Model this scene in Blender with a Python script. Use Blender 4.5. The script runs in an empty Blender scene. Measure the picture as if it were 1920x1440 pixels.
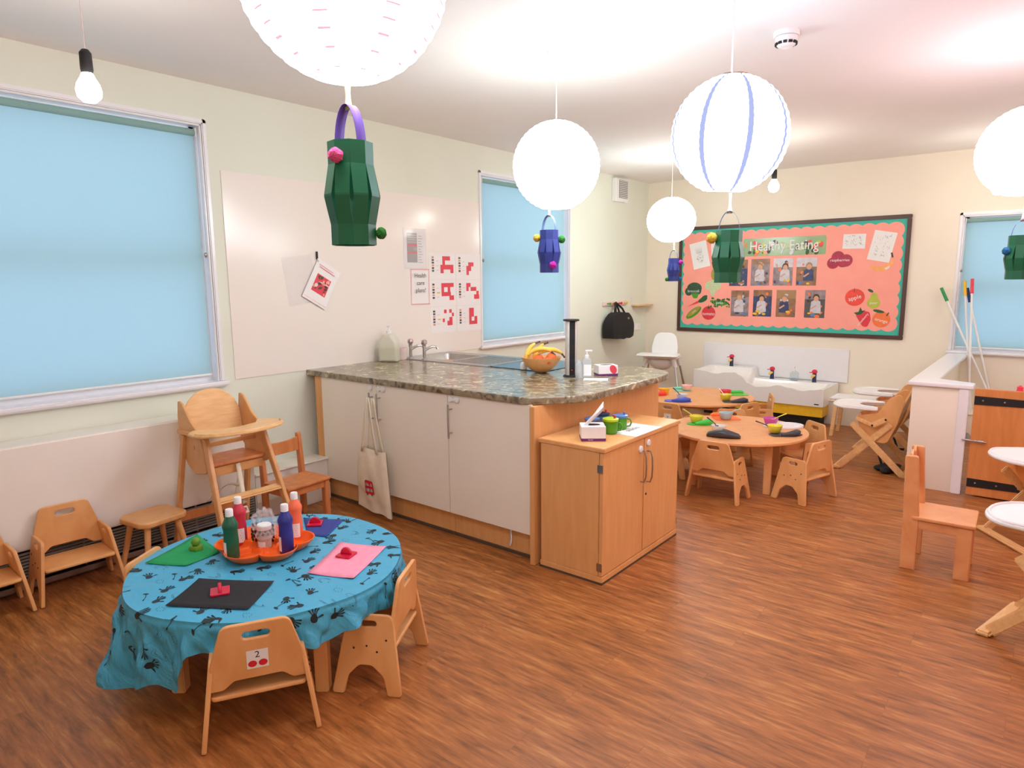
import bpy, bmesh, math, random
from mathutils import Vector, Matrix
PI = math.pi
sc = bpy.context.scene
COL = sc.collection
rnd = random.Random(7)

# ------------------------------------------------------------------ camera
yaw, pitch, roll = math.radians(38.902), math.radians(8.818), math.radians(-0.520)
fw = Vector((-math.sin(yaw)*math.cos(pitch), math.cos(yaw)*math.cos(pitch), -math.sin(pitch)))
rt = Vector((math.cos(yaw), math.sin(yaw), 0)); up = rt.cross(fw)
r2 = math.cos(roll)*rt + math.sin(roll)*up; u2 = -math.sin(roll)*rt + math.cos(roll)*up
cd = bpy.data.cameras.new('camera'); cam = bpy.data.objects.new('camera', cd); COL.objects.link(cam)
cam.matrix_world = Matrix(((r2.x, u2.x, -fw.x, 0), (r2.y, u2.y, -fw.y, 0), (r2.z, u2.z, -fw.z, 1.52), (0, 0, 0, 1)))
cd.sensor_width = 36; cd.lens = 36*1252.9/1920; cd.clip_start = .05
sc.camera = cam

# ------------------------------------------------------------------ world, exposure
w = bpy.data.worlds.new('world'); sc.world = w; w.use_nodes = True
bg = w.node_tree.nodes['Background']
bg.inputs[0].default_value = (.52, .72, 1.08, 1); bg.inputs[1].default_value = 1.2
sc.view_settings.view_transform = 'Standard'; sc.view_settings.look = 'None'
sc.view_settings.exposure = 0.63; sc.view_settings.gamma = 1; sc.view_settings.use_curve_mapping = False
LAMP = 12.5       # radiance of the lit paper shades
BULB = 60.0

# ------------------------------------------------------------------ materials
def lin(c):
    f = lambda v: v/12.92 if v <= .04045 else ((v+.055)/1.055)**2.4
    return tuple(f(x/255) for x in c)+(1,)
def newmat(name):
    m = bpy.data.materials.new(name); m.use_nodes = True
    nt = m.node_tree; b = nt.nodes['Principled BSDF']
    return m, nt, b
def N(nt, t, **kw):
    n = nt.nodes.new(t)
    for k, v in kw.items(): setattr(n, k, v)
    return n
def mat(name, rgb, rough=.5, metal=0, var=.06, scale=30, bump=0, spec=.5, alpha=None, trans=0, emit=None, sheen=0):
    m, nt, b = newmat(name)
    c = lin(rgb)
    b.inputs['Roughness'].default_value = rough; b.inputs['Metallic'].default_value = metal
    b.inputs['Specular IOR Level'].default_value = spec
    tc = N(nt, 'ShaderNodeTexCoord'); no = N(nt, 'ShaderNodeTexNoise'); no.inputs['Scale'].default_value = scale; no.inputs['Detail'].default_value = 3
    nt.links.new(tc.outputs['Object'], no.inputs['Vector'])
    cr = N(nt, 'ShaderNodeValToRGB'); cr.color_ramp.elements[0].position = .3; cr.color_ramp.elements[1].position = .7
    cr.color_ramp.elements[0].color = tuple(x*(1-var) for x in c[:3])+(1,); cr.color_ramp.elements[1].color = tuple(min(1, x*(1+var)) for x in c[:3])+(1,)
    nt.links.new(no.outputs['Fac'], cr.inputs['Fac']); nt.links.new(cr.outputs['Color'], b.inputs['Base Color'])
    if bump:
        bp = N(nt, 'ShaderNodeBump'); bp.inputs['Strength'].default_value = bump; bp.inputs['Distance'].default_value = .01
        nt.links.new(no.outputs['Fac'], bp.inputs['Height']); nt.links.new(bp.outputs['Normal'], b.inputs['Normal'])
    if alpha is not None: b.inputs['Alpha'].default_value = alpha
    if trans: b.inputs['Transmission Weight'].default_value = trans; b.inputs['IOR'].default_value = 1.3
    if emit: b.inputs['Emission Color'].default_value = lin(rgb); b.inputs['Emission Strength'].default_value = emit
    return m
def wood(name, a, bcol, stretch=(4, 30, 30), rough=.42, speck=0):
    m, nt, b = newmat(name)
    tc = N(nt, 'ShaderNodeTexCoord'); mp = N(nt, 'ShaderNodeMapping'); mp.inputs['Scale'].default_value = stretch
    no = N(nt, 'ShaderNodeTexNoise'); no.inputs['Scale'].default_value = 1.6; no.inputs['Detail'].default_value = 5; no.inputs['Distortion'].default_value = .6
    nt.links.new(tc.outputs['Object'], mp.inputs[0]); nt.links.new(mp.outputs[0], no.inputs['Vector'])
    cr = N(nt, 'ShaderNodeValToRGB'); e = cr.color_ramp.elements
    e[0].position = .3; e[1].position = .72; e[0].color = lin(bcol); e[1].color = lin(a)
    nt.links.new(no.outputs['Fac'], cr.inputs['Fac']); nt.links.new(cr.outputs['Color'], b.inputs['Base Color'])
    b.inputs['Roughness'].default_value = rough
    bp = N(nt, 'ShaderNodeBump'); bp.inputs['Strength'].default_value = .08; bp.inputs['Distance'].default_value = .002
    nt.links.new(no.outputs['Fac'], bp.inputs['Height']); nt.links.new(bp.outputs['Normal'], b.inputs['Normal'])
    return m
def clear(name, rgb, a=.25, rough=.1):
    m, nt, b = newmat(name); b.inputs['Base Color'].default_value = lin(rgb); b.inputs['Roughness'].default_value = rough
    tr = N(nt, 'ShaderNodeBsdfTransparent'); mx = N(nt, 'ShaderNodeMixShader'); mx.inputs[0].default_value = a
    nt.links.new(tr.outputs[0], mx.inputs[1]); nt.links.new(b.outputs[0], mx.inputs[2])
    nt.links.new(mx.outputs[0], nt.nodes['Material Output'].inputs[0])
    return m

M = {}
M['wall_green'] = mat('wall_green', (228, 230, 214), .75, var=.015, scale=3)
M['wall_cream'] = mat('wall_cream', (242, 231, 212), .75, var=.015, scale=3)
M['ceiling'] = mat('ceiling', (243, 238, 234), .85, var=.015, scale=2)
M['clad'] = mat('clad', (240, 231, 222), .16, var=.008, scale=2, spec=.4)
M['gloss_white'] = mat('gloss_white', (240, 238, 240), .25, var=.01)
M['heater'] = mat('heater', (246, 238, 226), .45, var=.02, scale=4)
M['dark'] = mat('dark', (22, 20, 20), .6)
M['black'] = mat('black', (18, 18, 20), .7, bump=.2, scale=200)
M['slat'] = mat('slat', (150, 142, 130), .4)
M['ply'] = wood('ply', (238, 178, 116), (222, 156, 94), (6, 6, 3), .38)
M['chairwood'] = wood('chairwood', (238, 172, 116), (222, 148, 94), (5, 5, 5), .35)
M['gatewood'] = wood('gatewood', (224, 148, 84), (210, 132, 68), (18, 18, 2.2), .4)
M['beech'] = wood('beech', (236, 178, 116), (216, 152, 92), (5, 5, 5), .35)
M['beech_lt'] = wood('beech_lt', (246, 200, 140), (230, 176, 116), (5, 30, 30), .35)
M['red_wood'] = wood('red_wood', (228, 148, 90), (204, 122, 68), (12, 12, 3), .4)
M['cab'] = wood('cab', (238, 178, 116), (228, 166, 102), (18, 18, 2.2), .4)
M['tabletop'] = wood('tabletop', (240, 174, 118), (228, 160, 104), (10, 10, 10), .4)
M['door_white'] = mat('door_white', (248, 238, 222), .22, var=.012, scale=5, spec=.4)
M['chrome'] = mat('chrome', (200, 200, 200), .15, 1)
M['steel'] = mat('steel', (170, 165, 158), .3, 1)
M['steel_br'] = mat('steel_br', (186, 184, 180), .35, .9)
M['white'] = mat('white', (240, 238, 235), .4, var=.01)
M['paper'] = mat('paper', (240, 236, 234), .7, var=.01)
M['cer'] = mat('cer', (238, 234, 228), .12, var=.01)
M['orange_pl'] = mat('orange_pl', (255, 104, 24), .25, var=.03)
M['purple'] = mat('purple', (92, 62, 150), .6)
M['purple_dk'] = mat('purple_dk', (110, 40, 110), .5)
M['green_card'] = mat('green_card', (10, 98, 62), .45, var=.05, scale=20)
M['blue_card'] = mat('blue_card', (46, 60, 138), .5, var=.05)
M['slate_card'] = mat('slate_card', (96, 116, 160), .5)
M['pink'] = mat('pink', (255, 92, 150), .9, var=.15, scale=300, bump=.8)
M['green_pom'] = mat('green_pom', (44, 130, 40), .9, var=.25, scale=300, bump=.8)
M['yellow_pom'] = mat('yellow_pom', (240, 186, 60), .9, var=.2, scale=300, bump=.8)
M['magenta_pom'] = mat('magenta_pom', (190, 20, 160), .9, var=.2, scale=300, bump=.8)
M['teal_pom'] = mat('teal_pom', (30, 110, 160), .9, var=.2, scale=300, bump=.8)
M['ribbon'] = mat('ribbon', (238, 214, 208), .5)
M['ribbon_g'] = mat('ribbon_g', (206, 226, 150), .5)
M['teal'] = mat('teal', (70, 186, 164), .6, var=.02)
M['salmon'] = mat('salmon', (255, 164, 148), .6, var=.03, scale=8)
M['frame_br'] = mat('frame_br', (84, 56, 46), .4, var=.08)
M['red'] = mat('red', (216, 34, 50), .4)
M['plan_red'] = mat('plan_red', (226, 70, 84), .6, var=.02)
M['silver'] = mat('silver', (206, 202, 196), .3, .35)
M['grey'] = mat('grey', (150, 146, 142), .6)
M['ink'] = mat('ink', (90, 86, 84), .7)
M['photo_wh'] = mat('photo_wh', (206, 200, 206), .3, var=.1, scale=24)
M['tote'] = mat('tote', (236, 222, 196), .85, var=.05, scale=14, bump=.35)
M['yellow'] = mat('yellow', (240, 190, 40), .45)
M['green_toy'] = mat('green_toy', (110, 150, 40), .5)
M['skin_a'] = mat('skin_a', (214, 160, 130), .6)
M['floor_trim'] = mat('floor_trim', (90, 70, 56), .6)
M['navy'] = mat('navy', (36, 46, 96), .5)
M['gloss_black'] = mat('gloss_black', (24, 26, 30), .08)
M['glassy'] = clear('glassy', (235, 235, 235), .22, .06)
M['sleeve'] = clear('sleeve', (244, 240, 242), .13, .08)
M['pane'] = clear('pane', (225, 238, 245), .12, .03)
M['gel'] = clear('gel', (214, 222, 226), .45, .1)
M['liq'] = clear('liq', (226, 222, 170), .72, .2)
M['jug'] = clear('jug', (236, 234, 216), .6, .3)

def floor_mat():
    m, nt, b = newmat('floor_planks')
    tc = N(nt, 'ShaderNodeTexCoord')
    br = N(nt, 'ShaderNodeTexBrick'); br.offset = .37; br.offset_frequency = 2
    br.inputs['Scale'].default_value = 1; br.inputs['Brick Width'].default_value = .92; br.inputs['Row Height'].default_value = .152
    br.inputs['Mortar Size'].default_value = .0012; br.inputs['Mortar Smooth'].default_value = .3
    br.inputs['Color1'].default_value = (.2, .2, .2, 1); br.inputs['Color2'].default_value = (.8, .8, .8, 1); br.inputs['Mortar'].default_value = (.5, .5, .5, 1)
    nt.links.new(tc.outputs['Object'], br.inputs['Vector'])
    mp = N(nt, 'ShaderNodeMapping'); mp.inputs['Scale'].default_value = (7, 52, 1)
    ad = N(nt, 'ShaderNodeVectorMath', operation='ADD'); sx = N(nt, 'ShaderNodeVectorMath', operation='SCALE'); sx.inputs['Scale'].default_value = 7
    nt.links.new(br.outputs['Color'], sx.inputs[0]); nt.links.new(tc.outputs['Object'], mp.inputs[0])
    nt.links.new(mp.outputs[0], ad.inputs[0]); nt.links.new(sx.outputs[0], ad.inputs[1])
    n1 = N(nt, 'ShaderNodeTexNoise'); n1.inputs['Scale'].default_value = 1.0; n1.inputs['Detail'].default_value = 7; n1.inputs['Roughness'].default_value = .62; n1.inputs['Distortion'].default_value = .35
    nt.links.new(ad.outputs[0], n1.inputs['Vector'])
    mp2 = N(nt, 'ShaderNodeMapping'); mp2.inputs['Scale'].default_value = (1.2, 9, 1)
    n2 = N(nt, 'ShaderNodeTexNoise'); n2.inputs['Scale'].default_value = 2.2; n2.inputs['Detail'].default_value = 3
    nt.links.new(tc.outputs['Object'], mp2.inputs[0]); nt.links.new(mp2.outputs[0], n2.inputs['Vector'])
    mx = N(nt, 'ShaderNodeMix', data_type='FLOAT'); mx.inputs[0].default_value = .35
    nt.links.new(n1.outputs['Fac'], mx.inputs[2]); nt.links.new(n2.outputs['Fac'], mx.inputs[3])
    cr = N(nt, 'ShaderNodeValToRGB'); e = cr.color_ramp.elements
    e[0].position = .30; e[0].color = lin((106, 64, 34)); e[1].position = .70; e[1].color = lin((210, 150, 84))
    k = e.new(.42); k.color = lin((148, 90, 44)); k = e.new(.54); k.color = lin((180, 110, 55))
    nt.links.new(mx.outputs[0], cr.inputs['Fac'])
    mm = N(nt, 'ShaderNodeMix', data_type='RGBA', blend_type='MULTIPLY'); mm.inputs[0].default_value = .85
    mr = N(nt, 'ShaderNodeMapRange'); mr.inputs[1].default_value = 0; mr.inputs[2].default_value = 1; mr.inputs[3].default_value = 1; mr.inputs[4].default_value = .75
    nt.links.new(br.outputs['Fac'], mr.inputs[0])
    nt.links.new(cr.outputs['Color'], mm.inputs[6]); nt.links.new(mr.outputs[0], mm.inputs[7])
    hs = N(nt, 'ShaderNodeHueSaturation'); nt.links.new(mm.outputs[2], hs.inputs['Color'])
    mv = N(nt, 'ShaderNodeMapRange'); mv.inputs[3].default_value = .86; mv.inputs[4].default_value = 1.0
    nt.links.new(br.outputs['Color'], mv.inputs[0]); nt.links.new(mv.outputs[0], hs.inputs['Value'])
    nt.links.new(hs.outputs[0], b.inputs['Base Color'])
    b.inputs['Roughness'].default_value = .42; b.inputs['Specular IOR Level'].default_value = .45
    bp = N(nt, 'ShaderNodeBump'); bp.inputs['Strength'].default_value = .12; bp.inputs['Distance'].default_value = .002
    nt.links.new(n1.outputs['Fac'], bp.inputs['Height']); nt.links.new(bp.outputs['Normal'], b.inputs['Normal'])
    return m
M['floor'] = floor_mat()
def worktop_mat():
    m, nt, b = newmat('worktop_stone')
    tc = N(nt, 'ShaderNodeTexCoord')
    n1 = N(nt, 'ShaderNodeTexNoise'); n1.inputs['Scale'].default_value = 15; n1.inputs['Detail'].default_value = 6; n1.inputs['Distortion'].default_value = 1.2
    n2 = N(nt, 'ShaderNodeTexVoronoi'); n2.inputs['Scale'].default_value = 34
    nt.links.new(tc.outputs['Object'], n1.inputs['Vector']); nt.links.new(tc.outputs['Object'], n2.inputs['Vector'])
    cr = N(nt, 'ShaderNodeValToRGB'); e = cr.color_ramp.elements
    e[0].position = .32; e[0].color = lin((78, 68, 56)); e[1].position = .68; e[1].color = lin((230, 208, 168))
    for p, c in ((.42, (120, 110, 90)), (.5, (162, 140, 108)), (.58, (150, 144, 120))):
        k = e.new(p); k.color = lin(c)
    nt.links.new(n1.outputs['Fac'], cr.inputs['Fac'])
    mm = N(nt, 'ShaderNodeMix', data_type='RGBA', blend_type='MULTIPLY'); mm.inputs[0].default_value = .5
    nt.links.new(cr.outputs['Color'], mm.inputs[6]); nt.links.new(n2.outputs['Distance'], mm.inputs[7])
    mm.inputs[0].default_value = .25
    nt.links.new(mm.outputs[2], b.inputs['Base Color']); b.inputs['Roughness'].default_value = .2; b.inputs['Specular IOR Level'].default_value = .75; b.inputs['Coat Weight'].default_value = .0; b.inputs['Coat Roughness'].default_value = .14
    return m
M['worktop'] = worktop_mat()
def blind_mat():
    m, nt, b = newmat('blind_fabric')
    d = N(nt, 'ShaderNodeBsdfDiffuse'); t = N(nt, 'ShaderNodeBsdfTranslucent'); mx = N(nt, 'ShaderNodeMixShader')
    tc = N(nt, 'ShaderNodeTexCoord'); no = N(nt, 'ShaderNodeTexNoise'); no.inputs['Scale'].default_value = 160
    nt.links.new(tc.outputs['Object'], no.inputs['Vector'])
    cr = N(nt, 'ShaderNodeValToRGB'); cr.color_ramp.elements[0].color = lin((166, 196, 186)); cr.color_ramp.elements[1].color = lin((178, 208, 196))
    nt.links.new(no.outputs['Fac'], cr.inputs['Fac']); nt.links.new(cr.outputs[0], d.inputs[0])
    t.inputs[0].default_value = lin((206, 226, 222)); mx.inputs[0].default_value = .55
    nt.links.new(d.outputs[0], mx.inputs[1]); nt.links.new(t.outputs[0], mx.inputs[2])
    nt.links.new(mx.outputs[0], nt.nodes['Material Output'].inputs[0])
    return m
M['blind'] = blind_mat()
def shade_mat(name, tint, stripe, nstripe, srib, strength, width=.09, off=0.0):
    # lit paper: pale panels, wire ribs and glued seams of denser paper
    m, nt, b = newmat(name)
    tc = N(nt, 'ShaderNodeTexCoord'); sp = N(nt, 'ShaderNodeSeparateXYZ'); nt.links.new(tc.outputs['Object'], sp.inputs[0])
    def math_(op, a, bb=None):
        n = N(nt, 'ShaderNodeMath', operation=op)
        for i, v in enumerate((a, bb)):
            if v is None: continue
            if isinstance(v, (int, float)): n.inputs[i].default_value = v
            else: nt.links.new(v, n.inputs[i])
        return n.outputs[0]
    ang = math_('ARCTAN2', sp.outputs['Y'], sp.outputs['X'])
    fr = math_('FRACT', math_('ADD', math_('MULTIPLY', ang, nstripe/(2*PI)), 10+off))
    st = math_('LESS_THAN', fr, width)
    rb = math_('LESS_THAN', math_('FRACT', math_('ADD', math_('MULTIPLY', sp.outputs['Z'], 42), 40)), .13)
    mask = math_('MULTIPLY', st, 1.0) if not srib else math_('MULTIPLY', st, rb)
    thin = math_('MULTIPLY', rb, .25)
    tl = lin(tint); e = N(nt, 'ShaderNodeEmission'); e.inputs[0].default_value = (tl[0]*.83, tl[1]*1.01, tl[2]*1.10, 1)
    s0 = N(nt, 'ShaderNodeMix', data_type='FLOAT'); nt.links.new(thin, s0.inputs[0]); s0.inputs[2].default_value = strength; s0.inputs[3].default_value = strength*.4
    nt.links.new(math_('MULTIPLY', s0.outputs[0], math_('SUBTRACT', .86, math_('MULTIPLY', sp.outputs['Z'], 1.7))), e.inputs[1])   # glow faded towards the top to soften the hot spot on the ceiling
    e2 = N(nt, 'ShaderNodeEmission'); e2.inputs[0].default_value = lin(stripe); e2.inputs[1].default_value = .72
    mx = N(nt, 'ShaderNodeMixShader'); nt.links.new(mask, mx.inputs[0]); nt.links.new(e.outputs[0], mx.inputs[1]); nt.links.new(e2.outputs[0], mx.inputs[2])
    nt.links.new(mx.outputs[0], nt.nodes['Material Output'].inputs[0])
    return m

# ------------------------------------------------------------------ mesh helpers
def finish(me, smooth=True, angle=35):
    if smooth:
        me.shade_smooth(); me.set_sharp_from_angle(angle=math.radians(angle))
def link(name, me, parent=None):
    o = bpy.data.objects.new(name, me); COL.objects.link(o)
    if parent: o.parent = parent
    return o
class MB:
    def __init__(s): s.v = []; s.f = []; s.mi = []; s.mats = []
    def m(s, mt):
        if mt not in s.mats: s.mats.append(mt)
        return s.mats.index(mt)
    def add(s, vs, fs, mt):
        k = len(s.v); s.v += [tuple(v) for v in vs]; i = s.m(mt)
        for f in fs: s.f.append(tuple(j+k for j in f)); s.mi.append(i)
        return s
    def box(s, c, sz, mt, mx=None, bev=0):
        x, y, z = sz[0]/2, sz[1]/2, sz[2]/2
        bm = bmesh.new(); bmesh.ops.create_cube(bm, size=1); bmesh.ops.scale(bm, vec=sz, verts=bm.verts)
        if bev: bmesh.ops.bevel(bm, geom=bm.edges[:], offset=min(bev, x*.9, y*.9, z*.9), segments=2, affect='EDGES')
        T = Matrix.Translation(c) @ (mx or Matrix.Identity(4)); bm.transform(T); s.bm(bm, mt); return s
    def bm(s, bm, mt):
        bm.verts.ensure_lookup_table()
        for i, v in enumerate(bm.verts): v.index = i
        s.add([v.co[:] for v in bm.verts], [[v.index for v in f.verts] for f in bm.faces], mt); bm.free(); return s
    def bar(s, a, b, w, h, mt, upv=(0, 0, 1), bev=.003):
        a = Vector(a); b = Vector(b); d = (b-a); L = d.length; d.normalize()
        u = Vector(upv); sd = d.cross(u)
        if sd.length < 1e-4: sd = d.cross(Vector((0, 1, 0)))
        sd.normalize(); u = sd.cross(d)
        mx = Matrix((sd, d, u)).transposed().to_4x4()
        return s.box((a+b)/2, (w, L, h), mt, mx, bev)
    def tube(s, pts, r, mt, n=10, cap=True):
        pts = [Vector(p) for p in pts]; rs = r if isinstance(r, (list, tuple)) else [r]*len(pts)
        vs = []; prev = None
        for i, p in enumerate(pts):
            t = (pts[min(i+1, len(pts)-1)]-pts[max(i-1, 0)]).normalized()
            if prev is None:
                a = t.cross(Vector((0, 0, 1)));  a = a if a.length > 1e-3 else t.cross(Vector((1, 0, 0)))
            else: a = prev-(prev.dot(t))*t
            a.normalize(); prev = a; b = t.cross(a)
            for k in range(n):
                q = 2*PI*k/n; vs.append(p+rs[i]*(math.cos(q)*a+math.sin(q)*b))
        fs = [(i*n+k, i*n+(k+1) % n, (i+1)*n+(k+1) % n, (i+1)*n+k) for i in range(len(pts)-1) for k in range(n)]
        if cap: fs += [tuple(range(n))[::-1], tuple((len(pts)-1)*n+k for k in range(n))]
        return s.add(vs, fs, mt)
    def lathe(s, prof, mt, c=(0, 0, 0), n=28, mx=None, cap=False):
        vs = []
        for r, z in prof:
            for k in range(n):
                a = 2*PI*k/n; p = Vector((r*math.cos(a), r*math.sin(a), z))
                if mx: p = mx @ p
                vs.append(p+Vector(c))
        fs = [(i*n+k, i*n+(k+1) % n, (i+1)*n+(k+1) % n, (i+1)*n+k) for i in range(len(prof)-1) for k in range(n)]
        if cap: fs += [tuple(range(n))[::-1], tuple((len(prof)-1)*n+k for k in range(n))]
        return s.add(vs, fs, mt)
    def ball(s, c, r, mt, sc_=(1, 1, 1), n=14, rough=0):
        bm = bmesh.new(); bmesh.ops.create_uvsphere(bm, u_segments=n, v_segments=n//2+2, radius=r)
        for v in bm.verts:
            if rough: v.co *= 1+rough*(rnd.random()-.5)
            v.co = Vector((v.co.x*sc_[0], v.co.y*sc_[1], v.co.z*sc_[2]))+Vector(c)
        return s.bm(bm, mt)
    def mesh(s, me, mt, mx=None):
        s.add([(mx @ v.co if mx else v.co)[:] for v in me.vertices], [list(p.vertices) for p in me.polygons], mt); return s
    def build(s, name, parent=None, smooth=True, angle=35, solid=0):
        me = bpy.data.meshes.new(name); me.from_pydata(s.v, [], s.f)
        for mt in s.mats: me.materials.append(M[mt] if isinstance(mt, str) else mt)
        me.polygons.foreach_set('material_index', s.mi); me.update()
        finish(me, smooth, angle)
        o = link(name, me, parent)
        if solid:
            md = o.modifiers.new('solid', 'SOLIDIFY'); md.thickness = solid; md.offset = 0
        return o

def rp(pts, r, seg=5):
    """polygon with rounded corners; r number or list"""
    out = []; n = len(pts)
    for i, p in enumerate(pts):
        rr = r[i] if isinstance(r, (list, tuple)) else r
        p = Vector(p); a = Vector(pts[i-1])-p; b = Vector(pts[(i+1) % n])-p
        la, lb = a.length, b.length; a.normalize(); b.normalize()
        if rr < 1e-5: out.append(p[:]); continue
        ang = a.angle(b)
        d = min(rr/max(math.tan(ang/2), 1e-3), la*.48, lb*.48)
        p0 = p+a*d; p1 = p+b*d
        for k in range(seg+1):
            t = k/seg; q = (1-t)**2*p0+2*t*(1-t)*p+t*t*p1; out.append(q[:])
    return out
def slot(cx, cy, w, h, ang=0, n=6):
    r = h/2; out = []
    for k in range(n+1): a = -PI/2+PI*k/n; out.append((w/2-r+r*math.cos(a), r*math.sin(a)))
    for k in range(n+1): a = PI/2+PI*k/n; out.append((-w/2+r+r*math.cos(a), r*math.sin(a)))
    c, s_ = math.cos(ang), math.sin(ang)
    return [(cx+x*c-y*s_, cy+x*s_+y*c) for x, y in out]
def ell(cx, cy, rx, ry, n=20, a=0):
    c, s_ = math.cos(a), math.sin(a)
    return [(cx+rx*math.cos(2*PI*k/n)*c-ry*math.sin(2*PI*k/n)*s_, cy+rx*math.cos(2*PI*k/n)*s_+ry*math.sin(2*PI*k/n)*c) for k in range(n)]
def curve_mesh(cu):
    o = bpy.data.objects.new('tmp', cu); COL.objects.link(o)
    dg = bpy.context.evaluated_depsgraph_get(); dg.update()
    me = bpy.data.meshes.new_from_object(o.evaluated_get(dg)); bpy.data.objects.remove(o); bpy.data.curves.remove(cu)
    return me
def plate_mesh(outline, holes=(), t=.015, bev=.003, seg=1):
    cu = bpy.data.curves.new('plate', 'CURVE'); cu.dimensions = '2D'; cu.fill_mode = 'BOTH'
    for pl in [outline]+list(holes):
        sp = cu.splines.new('POLY'); sp.points.add(len(pl)-1)
        for i, p in enumerate(pl): sp.points[i].co = (p[0], p[1], 0, 1)
        sp.use_cyclic_u = True
    bev = min(bev, t*.45)
    cu.extrude = max(t/2-bev, 0); cu.bevel_depth = bev; cu.bevel_resolution = seg; cu.offset = -bev
    return curve_mesh(cu)
def FR(o, ex, ey):
    ex = Vector(ex).normalized(); ey = Vector(ey).normalized(); n = ex.cross(ey)
    m = Matrix((ex, ey, n)).transposed().to_4x4(); m.translation = Vector(o); return m
_tc = {}
def text_mesh(t, size):
    cu = bpy.data.curves.new('txt', 'FONT'); cu.body = t; cu.size = size; cu.align_x = 'CENTER'; cu.align_y = 'CENTER'; cu.resolution_u = 2
    return curve_mesh(cu)

def tag(o, label=None, cat=None, group=None, kind=None):
    if label: o['label'] = label
    if cat: o['category'] = cat
    if group: o['group'] = group
    if kind: o['kind'] = kind
    return o
def thing(name, label, cat, loc=(0, 0, 0), rz=0, group=None):
    o = bpy.data.objects.new(name, None); COL.objects.link(o); o.empty_display_size = .05
    o.location = loc; o.rotation_euler = (0, 0, rz); return tag(o, label, cat, group)
def copy_tree(o, parent=None):
    c = o.copy(); COL.objects.link(c)
    if parent: c.parent = parent
    for ch in list(o.children): copy_tree(ch, c)
    return c
def dup(o, loc, rz, label, group=None):
    c = copy_tree(o); c.location = loc; c.rotation_euler = (0, 0, rz); c['label'] = label
    if group: c['group'] = group
    return c

# ================================================================== ROOM SHELL
XL, YB, ZC = -4.07, 7.80, 2.70
XR, YF = 2.6, -2.2
def struct(name, mb, label, **k):
    o = mb.build(name, **k); return tag(o, label, kind='structure')
struct('floor', MB().box(((XL+XR)/2, (YB+YF)/2, -.05), (XR-XL+.4, YB-YF+.4, .1), 'floor'), 'brown wood strip vinyl floor of the playroom', smooth=False)
struct('ceiling', MB().box(((XL+XR)/2, (YB+YF)/2, ZC+.05), (XR-XL+.4, YB-YF+.4, .1), 'ceiling'), 'plain pinkish white ceiling', smooth=False)
W1 = (.12, 2.10, .905, 2.46)       # first left window  (y0,y1,z0,z1)
W2 = (4.62, 6.03, .925, 2.46)
W3 = (-.74, .72, .80, 2.09)         # back wall window (x0,x1,..)
def rect(a, b, c, d): return [(a, c), (b, c), (b, d), (a, d)]
me = plate_mesh(rect(YF, YB, 0, ZC), [rect(*W1), rect(*W2)], .24, 0)
struct('wall_left', MB().mesh(me, 'wall_green', FR((XL-.12, 0, 0), (0, 1, 0), (0, 0, 1))), 'pale green painted wall with two blinds', smooth=False)
me = plate_mesh(rect(XL-.24, XR, 0, ZC), [rect(*W3)], .24, 0)
struct('wall_back', MB().mesh(me, 'wall_cream', FR((0, YB+.12, 0), (1, 0, 0), (0, 0, 1))), 'cream wall behind the pink notice board', smooth=False)
struct('wall_right', MB().box((XR+.1, (YB+YF)/2, ZC/2), (.2, YB-YF, ZC), 'wall_cream'), 'cream wall right of the frame', smooth=False)
struct('wall_front', MB().box(((XL+XR)/2, YF-.1, ZC/2), (XR-XL, .2, ZC), 'wall_cream'), 'cream wall behind the viewpoint', smooth=False)
struct('baseboard_back', MB().box((-2.6, YB-.011, .085), (2.9, .022, .17), 'gloss_white', bev=.004), 'white skirting board along the back wall')
# glossy cladding sheet on the left wall
cl = MB().mesh(plate_mesh(rect(2.20, 4.59, .905, 2.205), (), .005, .001), 'clad', FR((XL+.0025, 0, 0), (0, 1, 0), (0, 0, 1)))
struct('trim_1', cl, 'glossy cream wall cladding sheet between the two left windows', smooth=False)

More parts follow.
